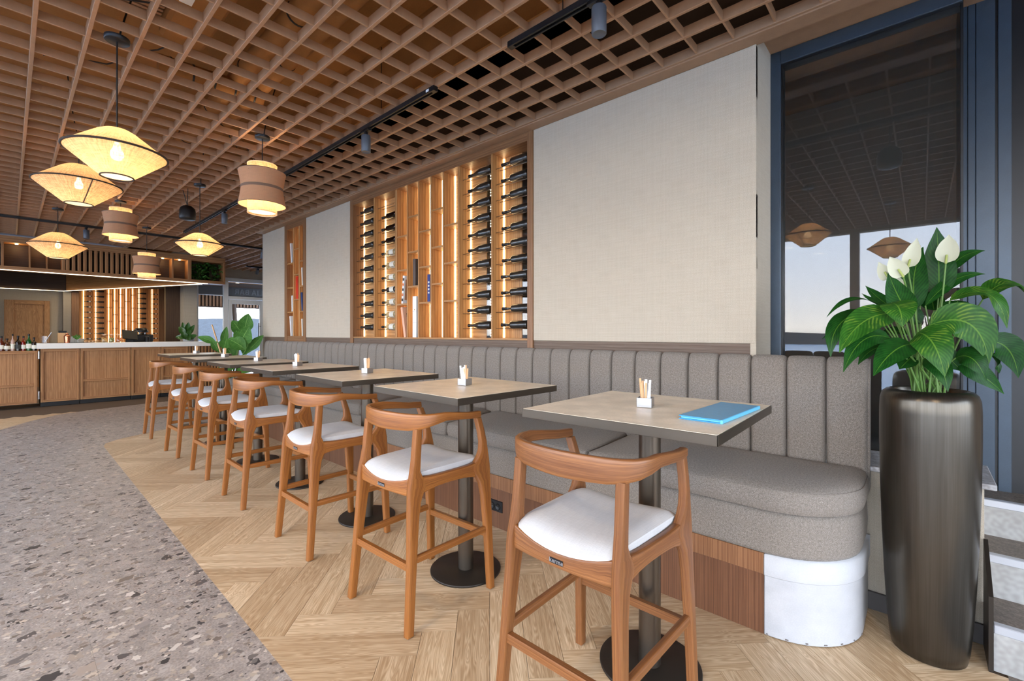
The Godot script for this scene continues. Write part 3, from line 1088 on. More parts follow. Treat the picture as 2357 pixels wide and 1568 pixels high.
	b = book("peach ITALY book leaning at the foot of the first shelf column", Vector3(2.85, 1.3065, -4.116), Vector3(0.13, 0.33, 0.04), Basis(Vector3.RIGHT, -0.20), mat(Color(0.90, 0.70, 0.58), 0.7))
	text(b, "ITALY", Vector3(0.055, 0.19, 0.0205), Basis(Vector3(0, -1, 0), Vector3(1, 0, 0), Vector3(0, 0, 1)), 0.034, M.black, "lettering", 0.001, "Droid Serif")
	b = book("grey-brown boxed book standing on the second shelf column", Vector3(2.85, 1.847, -3.95), Vector3(0.125, 0.28, 0.05), Basis.IDENTITY, mat(Color(0.36, 0.30, 0.27), 0.6))
	for k in 3:
		obj("print", boxm(Vector3(0.012, 0.02, 0.0012)), M.label, b, Vector3(0.05 + 0.02 * k, 0.13 + 0.02 * (k % 2), 0.0255))
	b = book("tall white volume at the foot of the second shelf column", Vector3(2.85, 1.3065, -3.945), Vector3(0.13, 0.43, 0.07), Basis.IDENTITY, M.paper)
	obj("emblem", boxm(Vector3(0.001, 0.016, 0.012)), mat(Color(0.75, 0.62, 0.35), 0.4, 0.5), b, Vector3(-0.0003, 0.29, 0))
	for y in [0.15, 0.27]:
		obj("groove", boxm(Vector3(0.001, 0.002, 0.068)), M.grey_frame, b, Vector3(-0.0003, y, 0))
	b = book("blue book standing on the third shelf column", Vector3(2.85, 1.669, -3.705), Vector3(0.13, 0.275, 0.045), Basis.IDENTITY, mat(Color(0.10, 0.20, 0.50), 0.5))
	for k in 4:
		obj("print", boxm(Vector3(0.001, 0.018, 0.022)), M.label, b, Vector3(-0.0003, 0.09 + 0.035 * k, 0))

func build_book_niche() -> void:
	var base := Vector3(WALL_X, 1.22, -6.87)
	var t := thing("book_niche", "narrow lit wooden niche with three shelf columns and leaning books", "bookshelf", base)
	var part := func(called: String, a: Vector3, c: Vector3, m: Material):
		return obj(called, spanm(a - base, c - base, 0.001), m, t)
	var yb := 1.306
	var yt := 2.91
	part.call("stile", Vector3(2.832, 1.13, -7.239), Vector3(3.0, 2.988, -7.158), M.frame_wood)
	part.call("stile", Vector3(2.832, 1.13, -6.59), Vector3(3.0, 2.988, -6.505), M.frame_wood)
	part.call("header", Vector3(2.833, yt, -7.158), Vector3(3.0, 2.988, -6.59), M.frame_wood)
	part.call("lower_band", Vector3(2.843, 1.13, -7.158), Vector3(3.0, yb, -6.59), M.frame_wood)
	part.call("back_panel", Vector3(2.99, yb, -7.158), Vector3(3.0, yt, -6.59), M.honey)
	for d in [[-6.946, -6.915], [-6.757, -6.72]]:
		part.call("divider", Vector3(2.84, yb, d[0]), Vector3(2.99, yt, d[1]), M.honey)
	for c in [[-7.158, -6.946, 0], [-6.915, -6.757, 1], [-6.72, -6.59, 0]]:
		for y in ([2.405, 2.04, 1.672] if c[2] == 0 else [2.595, 2.22, 1.852]):
			part.call("shelf", Vector3(2.843, y - 0.018, c[0]), Vector3(2.99, y, c[1]), M.honey)
		part.call("light_strip", Vector3(2.979, yb + 0.004, c[0] + 0.001), Vector3(2.989, yt - 0.004, c[0] + 0.009), M.led)
		strip_light(Vector3(2.972, (yb + yt) / 2, c[0] + 0.018), yt - yb - 0.05, Vector3(-1, 0, 0.8), 0.04)
	var g := [["white book leaning high in the narrow niche", -7.03, 2.406, 0.3, -0.14, M.paper], ["white book standing beside a lower niche shelf", -7.01, 1.673, 0.24, -0.04, M.paper], ["white and dark book leaning at the foot of the niche", -7.05, 1.307, 0.30, -0.13, M.paper], ["red book standing in the middle of the narrow niche", -6.83, 1.853, 0.33, -0.05, mat(Color(0.82, 0.16, 0.06), 0.45)], ["cream book leaning in the niche above the blue one", -6.655, 2.041, 0.26, -0.09, M.label], ["blue book leaning in the narrow niche", -6.66, 1.673, 0.27, -0.14, mat(Color(0.14, 0.26, 0.48), 0.5)], ["pale book leaning at the foot of the niche column", -6.655, 1.307, 0.25, -0.08, M.label]]
	for q in g:
		var b := book(q[0], Vector3(2.852, q[2] + 0.001, q[1]), Vector3(0.12, q[3], 0.035 if q[1] != -6.83 else 0.07), Basis(Vector3.RIGHT, q[4]), q[5])
		b.set_meta("group", "books in the narrow niche")


# ------------------------------------------------------------------ banquette
func bench_outline(front: float, end: float, z_far: float, x_back: float) -> Array:
	# points from the far front along the front, round the end to the wall; returns closed loop (x, z)
	var r := 0.34 + (2.25 - front)
	var c := Vector2(front + r, end - r)
	var p := [Vector2(front, z_far + 0.004)]
	for k in 13:
		var a := PI - PI / 2 * k / 12.0
		p.append(c + Vector2(cos(a), sin(a)) * r)
	p.append(Vector2(x_back - 0.004, end))
	p.append(Vector2(x_back, end - 0.004))
	p.append(Vector2(x_back, z_far + 0.004))
	p.append(Vector2(x_back - 0.004, z_far))
	p.append(Vector2(front + 0.004, z_far))
	return p

func inset_loop(p: Array, d: float) -> Array:
	var m := p.size()
	var area := 0.0
	for i in m:
		area += p[i].cross(p[(i + 1) % m])
	var sg := 1.0 if area > 0 else -1.0
	var r := []
	for i in m:
		var a: Vector2 = p[i] - p[(i + m - 1) % m]
		var b: Vector2 = p[(i + 1) % m] - p[i]
		var na := Vector2(-a.y, a.x).normalized() * sg
		var nb := Vector2(-b.y, b.x).normalized() * sg
		var q := (na + nb).normalized()
		r.append(p[i] + q * d / maxf(0.3, q.dot(na)))
	return r

# stacked loops: layers [inset, y]; top closed towards the middle with a soft crown
func layered(mb: MB, loop: Array, layers: Array, crown := []) -> void:
	var rows := []
	for l in layers:
		var row := []
		for q in inset_loop(loop, l[0]):
			row.append(Vector3(q.x, l[1], q.y))
		row.append(row[0])
		rows.append(row)
	if crown:
		var c := Vector2.ZERO
		for q in loop:
			c += q
		c /= loop.size()
		var last: Array = inset_loop(loop, layers[-1][0])
		for l in crown:
			var row := []
			for q in last:
				var w: Vector2 = q.lerp(c, l[0])
				var back := clampf((w.x - 2.30) / 0.45, 0.0, 1.0)
				row.append(Vector3(w.x, l[1] + (l[2] if l.size() > 2 else 0.0) * back, w.y))
			row.append(row[0])
			rows.append(row)
	mb.grid(rows, true)

func build_banquette() -> void:
	var base := Vector3(2.5, 0, -4.0)
	var t := thing("banquette", "long grey upholstered banquette with channelled back and rounded end", "banquette", base)
	var add := func(called: String, m: MB, mt: Material):
		for i in m.v.size():
			m.v[i] -= base
		return obj(called, m, mt, t)
	# back: one channel per panel, seams every 0.175 m
	var panel := MB.new()
	var prof := [[2.768, 0.60], [2.765, 0.75], [2.764, 0.95], [2.765, 1.08], [2.768, 1.15], [2.775, 1.19], [2.785, 1.214], [2.797, 1.226], [2.811, 1.231], [2.824, 1.231]]
	var half := 0.0875
	var rows := []
	for q in prof:
		var row := []
		for k in 19:
			var s := signf(k - 9.0) * (1.0 - pow(1.0 - absf(k - 9.0) / 9.0, 1.7))
			var dip := 0.030 * pow(absf(s), 16.0) + 0.004 * s * s
			var up: float = clampf((q[1] - 1.13) / 0.1, 0.0, 1.0)
			row.append(Vector3(q[0] + dip * (1.0 - up * 0.6) - 2.8, q[1] - dip * up * 0.6, s * (half - 0.0008)))
		rows.append(row)
	panel.grid(rows, false)
	# make normals face the room
	for i in panel.n.size():
		if panel.n[i].x > 0.3:
			panel.n[i] = -panel.n[i]
	var pm := panel.mesh()
	for k in 44:
		var z := -0.19 - half - 0.175 * k
		obj("back_panel", pm, M.sofa, t, Vector3(2.8, 0, z) - base)
	var endcap := MB.new()
	var ep := PackedVector2Array()
	for q in prof:
		ep.append(Vector2(q[0] + 0.016, q[1] - 0.008))
	ep.append(Vector2(2.838, 0.60))
	endcap.prism(ep, Vector3(0, 0, -0.20), Vector3.RIGHT, Vector3.UP, Vector3(0, 0, 0.012))
	add.call("back_end", endcap, M.sofa)
	# upholstered box under the cushions
	var bx := MB.new()
	layered(bx, bench_outline(2.258, -0.20, -7.86, 2.80), [[0.03, 0.366], [0.006, 0.368], [0.0, 0.385], [-0.004, 0.45], [0.0, 0.535], [0.008, 0.556], [0.05, 0.562]])
	add.call("seat_base", bx, M.sofa)
	# cushions
	var cuts := [-1.45, -2.72, -4.0, -5.28, -6.56, -7.86]
	var z0 := -0.195
	for k in cuts.size():
		var cm := MB.new()
		var loop := []
		if k == 0:
			var ol := bench_outline(2.25, -0.192, cuts[0] + 0.004, 2.775)
			var arc := [Vector2(ol[0].x + 0.02, ol[0].y - 0.004), Vector2(ol[0].x, ol[0].y + 0.016)]
			loop = arc + ol.slice(1, ol.size() - 1)
		else:
			var a: float = cuts[k] + 0.004
			var c: float = z0 - 0.004
			for q in [[2.25, a, 1, 1], [2.25, c, 1, -1]]:
				loop.append(Vector2(q[0] + (0.0 if q[3] < 0 else 0.025), q[1] - (0.025 if q[3] < 0 else 0.0)))
				loop.append(Vector2(q[0] + (0.025 if q[3] < 0 else 0.0), q[1] + (0.025 if q[3] > 0 else 0.0)))
			loop.append(Vector2(2.775, c))
			loop.append(Vector2(2.775, a))
		layered(cm, loop, [[0.02, 0.558], [0.004, 0.563], [-0.006, 0.60], [-0.004, 0.64], [0.004, 0.658]], [[0.02, 0.664, 0.02], [0.12, 0.674, 0.03], [0.3, 0.682, 0.028], [0.6, 0.688, 0.02], [1.0, 0.690, 0.018]])
		var cu: MeshInstance3D = add.call("seat_cushion", cm, M.sofa)
		var pi := MB.new()
		var path := []
		for q in inset_loop(loop, 0.0015):
			if q.x < 2.774:
				path.append(Vector3(q.x, 0.6595, q.y) - base)
		pi.tube(path, 0.0022, 5)
		obj("piping", pi, M.sofa, cu)
		z0 = cuts[k]
	# plinth
	add.call("upper_plinth", spanm(Vector3(2.262, 0.272, -7.86), Vector3(2.74, 0.366, -0.527), 0.0015), M.plinth_band)
	var joints := [-0.527, -1.55, -2.58, -3.61, -4.64, -5.67, -6.70, -7.86]
	for k in 7:
		add.call("plinth_panel", spanm(Vector3(2.272, 0.0, joints[k + 1] + 0.001), Vector3(2.74, 0.2715, joints[k] - 0.001), 0.001, Vector2(k * 0.37, 0)), M.plinth)
	var ol := bench_outline(2.258, -0.19, -0.527, 2.826)
	var ol2 := bench_outline(2.266, -0.198, -0.527, 2.826)
	var w1 := MB.new()
	layered(w1, ol, [[0.05, 0.272], [0.0, 0.272], [0.0, 0.273], [0.0, 0.364], [0.05, 0.365]])
	add.call("end_band", w1, M.white_paint)
	var w2 := MB.new()
	layered(w2, ol2, [[0.05, 0.004], [0.0, 0.004], [0.0, 0.006], [0.0, 0.268], [0.0, 0.2695], [0.05, 0.271]])
	add.call("end_panel", w2, M.white_paint)
	# chips in the white paint
	var ch := MB.new()
	for k in 14:
		var a := PI - PI / 2 * (k + 0.5) / 14.0
		var low: bool = k % 2 == 0
		var r := (0.3400 if low else 0.3415)
		var c := Vector2(2.598, -0.532)
		var nn := Vector3(cos(a), 0, sin(a))
		ch.box(Vector3(c.x, 0.012 if low else 0.279, c.y) + nn * (r - 0.002), Vector3(rng.randf_range(0.006, 0.014), rng.randf_range(0.002, 0.005), 0.003), Basis(Vector3(-nn.z, 0, nn.x), Vector3.UP, nn))
	var cho: MeshInstance3D = add.call("paint_chips", ch, mat(Color(0.45, 0.42, 0.40), 0.9))
	cho.set_meta("kind", "stuff")
	# sockets in the plinth
	var s := thing("power_outlet", "black double power socket in the wooden plinth of the banquette", "socket", Vector3(2.272, 0.152, -2.203))
	obj("plate", boxm(Vector3(0.012, 0.078, 0.135), 0.003), M.black_metal, s)
	for dz in [-0.028, 0.028]:
		var ring := MB.new()
		ring.lathe(PackedVector2Array([Vector2(0.001, 0.001), Vector2(0.017, 0.001), Vector2(0.019, 0.004), Vector2(0.021, 0.0045), Vector2(0.022, 0.0)]), 20, Vector3(-0.006, 0, dz), Basis(Vector3(0, 1, 0), Vector3(-1, 0, 0), Vector3(0, 0, 1)))
		obj("socket", ring, M.black, s)
		for dy in [-0.007, 0.007]:
			obj("contact", boxm(Vector3(0.004, 0.003, 0.003)), M.steel, s, Vector3(-0.0062, dy, dz))


# ------------------------------------------------------------------ tables and stools
const ORD := ["first", "second", "third", "fourth", "fifth", "sixth", "seventh", "eighth", "ninth", "tenth", "eleventh"]

func make_stool() -> Node3D:
	var t := thing("bar_stool", "", "bar stool", Vector3.ZERO, 0.0, "wooden bar stools along the tables")
	var wood: Material = M.stool
	var sq := rrect(1, 1, 0.13, 2)
	var rear := [[0.0, -0.272, -0.240, 0.236], [0.3, -0.250, -0.212, 0.222], [0.50, -0.240, -0.190, 0.211], [0.57, -0.236, -0.178, 0.208], [0.61, -0.234, -0.160, 0.207], [0.64, -0.231, -0.142, 0.206], [0.662, -0.228, -0.146, 0.205], [0.684, -0.224, -0.166, 0.204], [0.71, -0.219, -0.177, 0.203], [0.76, -0.210, -0.174, 0.202], [0.83, -0.203, -0.169, 0.201], [0.905, -0.196, -0.164, 0.200]]
	var front := [[0.0, 0.250, 0.282, 0.243], [0.3, 0.234, 0.274, 0.235], [0.50, 0.216, 0.270, 0.228], [0.57, 0.200, 0.268, 0.226], [0.61, 0.174, 0.266, 0.225], [0.64, 0.150, 0.263, 0.225], [0.662, 0.148, 0.259, 0.225], [0.684, 0.168, 0.257, 0.225], [0.705, 0.188, 0.254, 0.225], [0.735, 0.203, 0.248, 0.226], [0.78, 0.203, 0.238, 0.228], [0.84, 0.188, 0.219, 0.231], [0.912, 0.160, 0.190, 0.235]]
	for sgn in [-1.0, 1.0]:
		for l in [rear, front]:
			var path := []
			var sc := []
			for q in l:
				path.append(Vector3((q[1] + q[2]) / 2, q[0], sgn * q[3]))
				var tz := 0.030 if q[0] > 0.45 else lerpf(0.032, 0.030, q[0] / 0.45)
				sc.append(Vector2(tz, (q[2] - q[1]) * 1.12))
			var m := MB.new()
			m.sweep(path, sq, Vector3.RIGHT, sc, false, true)
			var lg := obj("leg", m, wood, t)
			var ft := MB.new()
			ft.lathe(PackedVector2Array([Vector2(0.001, -0.004), Vector2(0.010, -0.004), Vector2(0.010, 0.001)]), 10, path[0])
			obj("glide", ft, M.black, lg)
	for sgn in [-1.0, 1.0]:
		var m := MB.new()
		var path := []
		var sc := []
		for k in 9:
			var x := lerpf(-0.155, 0.160, k / 8.0)
			var e := absf(k / 4.0 - 1.0)
			path.append(Vector3(x, 0.648 - 0.004 * e * e, sgn * lerpf(0.206, 0.225, k / 8.0)))
			sc.append(Vector2(0.028, 0.052 + 0.022 * pow(e, 3.0)))
		m.sweep(path, rrect(1, 1, 0.12, 2), Vector3.UP, sc)
		obj("side_rail", m, wood, t)
	var rr := MB.new()
	var rp := []
	var rs := []
	for k in 9:
		var s := k / 4.0 - 1.0
		var hh := 0.046 + 0.034 * s * s
		rp.append(Vector3(-0.214 - 0.014 * (1 - s * s), 0.600 + hh / 2, s * 0.196))
		rs.append(Vector2(0.022, hh))
	rr.sweep(rp, rrect(1, 1, 0.1, 2), Vector3.UP, rs)
	var rail := obj("rear_rail", rr, wood, t)
	obj("maker_badge", boxm(Vector3(0.003, 0.017, 0.050), 0.001), M.black_metal, rail, Vector3(-0.2400, 0.621, 0.0))
	text(rail, "karma", Vector3(-0.2417, 0.6215, 0.0), Basis(Vector3(0, 0, 1), Vector3.UP, Vector3(-1, 0, 0)), 0.0135, M.steel)
	obj("front_rail", spanm(Vector3(0.200, 0.605, -0.215), Vector3(0.224, 0.655, 0.215), 0.003), wood, t)
	# footrests
	obj("footrest", spanm(Vector3(-0.246, 0.270, -0.212), Vector3(-0.220, 0.303, 0.212), 0.003), wood, t)
	obj("footrest", spanm(Vector3(0.240, 0.270, -0.226), Vector3(0.266, 0.303, 0.226), 0.003), wood, t)
	for sgn in [-1.0, 1.0]:
		var m := MB.new()
		m.sweep([Vector3(-0.225, 0.318, sgn * 0.2215), Vector3(0.245, 0.318, sgn * 0.2345)], rrect(0.022, 0.032, 0.003, 1), Vector3.UP)
		obj("footrest", m, wood, t)
	# dished seat pad
	var rows := []
	var nx := 18
	var nz := 16
	for i in nx + 1:
		var row := []
		var sx := i / float(nx) * 2 - 1
		for j in nz + 1:
			var sz := j / float(nz) * 2 - 1
			var ex := pow(absf(sx), 8.0)
			var ez := pow(absf(sz), 10.0)
			var x := 0.006 + 0.226 * sx * (1.0 - 0.010 * ez)
			if sx < 0:
				x -= 0.016 * (1.0 - sz * sz) * absf(sx)
			var z: float = sz * lerpf(0.193, 0.211, (sx + 1) / 2) * (1.0 - 0.03 * ex)
			var y := 0.703 + 0.016 * sz * sz - 0.012 * (1.0 - sz * sz) * clampf(-sx, 0, 1)
			if sx < -0.55:
				y -= 0.012 * pow((-sx - 0.55) / 0.45, 2.0) * (1.0 - 0.6 * sz * sz)
			y -= 0.022 * ex + 0.020 * ez
			row.append(Vector3(x, y, z))
		rows.append(row)
	var seat := MB.new()
	seat.grid(rows)
	for i in seat.n.size():
		if seat.n[i].y < -0.2:
			seat.n[i] = -seat.n[i]
	var under := []
	for i in nx + 1:
		under.append([rows[i][0], Vector3(rows[i][0].x, 0.64, rows[i][0].z * 0.99)])
	# skirt all round
	var loop := []
	for j in nz + 1: loop.append(rows[0][j])
	for i in range(1, nx + 1): loop.append(rows[i][nz])
	for j in range(nz - 1, -1, -1): loop.append(rows[nx][j])
	for i in range(nx - 1, -1, -1): loop.append(rows[i][0])
	var low := []
	for p in loop:
		var rear_dip := 0.036 * (1.0 - pow(p.z / 0.2, 2.0)) if p.x < -0.2 else 0.0
		low.append(Vector3(p.x * (1.0 if rear_dip > 0.0 else 0.985), minf(p.y - 0.010, 0.678 - rear_dip if p.x < -0.2 else 0.655), p.z * 0.985))
	seat.grid([loop, low], true)
	obj("seat_pad", seat, M.seat, t)
	# bent back rail with arms
	var half := [[0.182, 0.925, 0.240, 0.030, 0.030], [0.168, 0.926, 0.2415, 0.031, 0.033], [0.10, 0.927, 0.2475, 0.030, 0.034], [0.02, 0.927, 0.2535, 0.028, 0.036], [-0.06, 0.927, 0.2560, 0.026, 0.040], [-0.115, 0.928, 0.2520, 0.0245, 0.050], [-0.155, 0.929, 0.2350, 0.024, 0.062], [-0.182, 0.930, 0.2050, 0.0235, 0.072], [-0.202, 0.930, 0.1600, 0.023, 0.078], [-0.214, 0.930, 0.1050, 0.022, 0.081], [-0.221, 0.930, 0.05, 0.0215, 0.083]]
	var path := []
	var sc := []
	for q in half:
		path.append(Vector3(q[0], q[1] + 0.018 - (0.083 - q[4]) * 0.05, q[2]))
		sc.append(Vector2(q[3], q[4]))
	path.append(Vector3(-0.2235, 0.948, 0))
	sc.append(Vector2(0.021, 0.084))
	for k in range(half.size() - 1, -1, -1):
		var q: Array = half[k]
		path.append(Vector3(q[0], q[1] + 0.018 - (0.083 - q[4]) * 0.05, -q[2]))
		sc.append(Vector2(q[3], q[4]))
	# keep the top edge near level: drop the centre by half the height
	for i in path.size():
		path[i].y = (0.972 if i > 3 and i < path.size() - 4 else 0.968) - sc[i].y / 2 - 0.022 * smoothstep(-0.06, 0.16, path[i].x)
	var back := MB.new()
	back.sweep(path, rrect(1, 1, 0.20, 3), Vector3.UP, sc)
	obj("back_rail", back, wood, t)
	return t

func make_table() -> Node3D:
	var t := thing("bar_table", "", "table", Vector3.ZERO, 0.0, "square bar tables along the banquette")
	var s := 0.37
	obj("table_top", spanm(Vector3(-s + 0.004, 1.018, -s + 0.004), Vector3(s - 0.004, 1.05, s - 0.004)), M.laminate, t)
	var eb := MB.new()
	for k in 4:
		var b := Basis(Vector3.UP, PI / 2 * k)
		eb.box(b * Vector3(s - 0.002, 1.0325, 0), Vector3(0.004, 0.033, 2 * s), b, 0.001)
	obj("edge_band", eb, M.bronze, t)
	obj("under_plate", spanm(Vector3(-0.15, 1.010, -0.15), Vector3(0.15, 1.018, 0.15)), M.bronze_dark, t)
	var c := MB.new()
	c.lathe(PackedVector2Array([Vector2(0.0435, 0.012), Vector2(0.0435, 1.012)]), 36)
	obj("column", c, M.bronze, t)
	var bs := MB.new()
	bs.lathe(PackedVector2Array([Vector2(0.198, 0.0), Vector2(0.2, 0.002), Vector2(0.2, 0.010), Vector2(0.197, 0.013), Vector2(0.0, 0.014)]), 56)
	obj("base_plate", bs, M.bronze_dark, t)
	return t

func build_tables_and_stools() -> void:
	var tz := [[1.752, -0.825, 0.03], [1.755, -1.94, -0.02], [1.77, -3.03, -0.03], [1.768, -4.17, 0.0], [1.775, -5.225, 0.0], [1.80, -6.46, 0.0], [1.825, -7.87, 0.0]]
	var hs := [[1.735, -0.835], [1.762, -1.955], [1.80, -3.08], [1.77, -4.23], [1.80, -5.29], [1.82, -6.48], [1.87, -7.98]]
	var sz := [[1.405, -0.862, 0.0], [1.44, -1.935, 0.03], [1.455, -2.935, 0.0], [1.46, -4.08, -0.01], [1.475, -5.11, 0.02], [1.475, -6.20, 0.03], [1.48, -7.52, -0.02]]
	var table := make_table()
	var stool := make_stool()
	var hold := thing("sachet_holder", "", "holder", Vector3.ZERO, 0.0, "steel sachet holders on the bar tables")
	var hm := MB.new()
	for k in 4:
		var b := Basis(Vector3.UP, PI / 2 * k)
		hm.box(b * Vector3(0.0285, 0.0205, 0), Vector3(0.0015, 0.037, 0.0585), b, 0.0004)
	obj("sides", hm, M.steel, hold)
	obj("bottom", spanm(Vector3(-0.028, 0.0015, -0.028), Vector3(0.028, 0.004, 0.028)), M.steel, hold)
	var stick := MB.new()
	stick.box(Vector3(0, 0.050, 0), Vector3(0.0085, 0.100, 0.0028), Basis.IDENTITY, 0.0009)
	var stickm := stick.mesh()
	for i in 7:
		var tl: String = "square bar table with bronze edge, %s counting from the tall bronze planter" % ORD[i]
		var sl: String = "wooden bar stool with white seat at the %s table counting from the bronze planter" % ORD[i]
		var hl: String = "small steel sachet holder on the %s table counting from the bronze planter" % ORD[i]
		if i == 0:
			table.position = Vector3(tz[0][0], 0, tz[0][1]); table.rotation.y = tz[0][2]; table.set_meta("label", tl)
			stool.position = Vector3(sz[0][0], 0.004, sz[0][1]); stool.rotation.y = sz[0][2]; stool.set_meta("label", sl)
			hold.position = Vector3(hs[0][0], 1.0505, hs[0][1]); hold.rotation.y = 0.25; hold.set_meta("label", hl)
			for ch in stool.get_children():
				if ch.material_override == M.stool:
					ch.material_override = M.stool_red
		else:
			dup(table, Vector3(tz[i][0], 0, tz[i][1]), tz[i][2], tl)
			var ns := dup(stool, Vector3(sz[i][0], 0.004, sz[i][1]), sz[i][2], sl)
			for ch in ns.get_children():
				if ch.material_override == M.stool_red:
					ch.material_override = M.stool
			dup(hold, Vector3(hs[i][0], 1.0505, hs[i][1]), 0.1 + 0.07 * i, hl)
		for k in 10:
			var white := k >= 5 if i == 0 else k < 5
			var row := k % 5
			var o := obj("sugar_stick", stickm, M.paper if white else M.kraft)
			tag(o, "%s sugar stick in the steel holder on the %s table from the planter" % ["white paper" if white else "brown kraft", ORD[i]], "sugar stick", "%s sticks on table %s" % ["white" if white else "kraft", ORD[i]])
			var right := Vector3(cos(YAW), 0, sin(YAW))
			var fore := Vector3(sin(YAW), 0, -cos(YAW))
			var sp := (-0.016 + 0.007 * (row % 3) + (0.0175 if k >= 5 else 0.0))
			var dp := -0.008 + 0.014 * (row / 3) + rng.randf_range(-0.002, 0.002)
			var lean := Basis(fore, sp * 4.5 + rng.randf_range(-0.05, 0.05)) * Basis(right, rng.randf_range(-0.06, 0.06))
			o.scale = Vector3.ONE
			o.transform = Transform3D(lean * Basis(right, Vector3.UP, -fore) * Basis(Vector3.UP, rng.randf_range(-0.5, 0.5)).scaled(Vector3(1.25 if white else 1.0, rng.randf_range(0.9, 1.12), 1.0)), Vector3(hs[i][0], 1.0556, hs[i][1]) + right * sp * 0.8 + fore * dp)
	# blue menu folder
	var mn := thing("menu_folder", "blue leatherette menu folder lying on the first bar table", "menu", Vector3(1.775, 1.0505, -0.555), -0.03)
	obj("back_cover", spanm(Vector3(-0.205, 0.0, -0.072), Vector3(0.205, 0.0035, 0.072), 0.001), M.menu, mn)
	obj("front_cover", spanm(Vector3(-0.205, 0.0105, -0.072), Vector3(0.205, 0.014, 0.072), 0.001), M.menu, mn)
	obj("pages", spanm(Vector3(-0.198, 0.004, -0.066), Vector3(0.198, 0.010, 0.066)), M.menu_edge, mn)
	var sp := MB.new()
	sp.sweep([Vector3(-0.205, 0.007, 0.072), Vector3(0.205, 0.007, 0.072)], rrect(0.008, 0.014, 0.0039, 3), Vector3.UP)
	obj("spine", sp, M.menu_edge, mn)


# ------------------------------------------------------------------ planter and peace lily
# blade along a curve; width profile along it; facing = side that is turned to
func leaf_blade(path: Array, width: float, facing: Vector3, cup := 0.12, shape := 0) -> MB:
	var m := MB.new()
	var rows := []
	var uvs := []
	var n := path.size() - 1
	for i in n + 1:
		var t := float(i) / n
		var a: Vector3 = path[mini(i + 1, n)] - path[maxi(i - 1, 0)]
		a = a.normalized()
		var side := a.cross(facing).normalized()
		var up := side.cross(a).normalized()
		var w := 0.0
		if shape == 0:
			w = width * 0.5 * pow(sin(PI * pow(t, 0.72)), 0.85)
			if t > 0.82:
				w *= lerpf(1.0, 0.72, (t - 0.82) / 0.18)
		elif shape == 1:
			w = width * 0.46 * pow(sin(PI * pow(t, 0.60)), 0.75) * (1.0 - 0.35 * smoothstep(0.7, 1.0, t))
		else:
			w = width * 0.5 * pow(sin(PI * pow(t, 1.25)), 0.65) * (0.82 + 0.22 * sin(t * PI * 1.6))
		w = maxf(w, 0.0008)
		var row := []
		var uv := []
		for k in 7:
			var s := k / 3.0 - 1.0
			var lift := cup * w * (s * s) + 0.02 * w * sin(t * 26.0 + s * 3.0) * absf(s)
			row.append(path[i] + side * s * w + up * lift)
			uv.append(Vector2(0.5 + 0.5 * s, t))
		rows.append(row)
		uvs.append(uv)
	m.grid(rows, false, false, uvs)
	return m

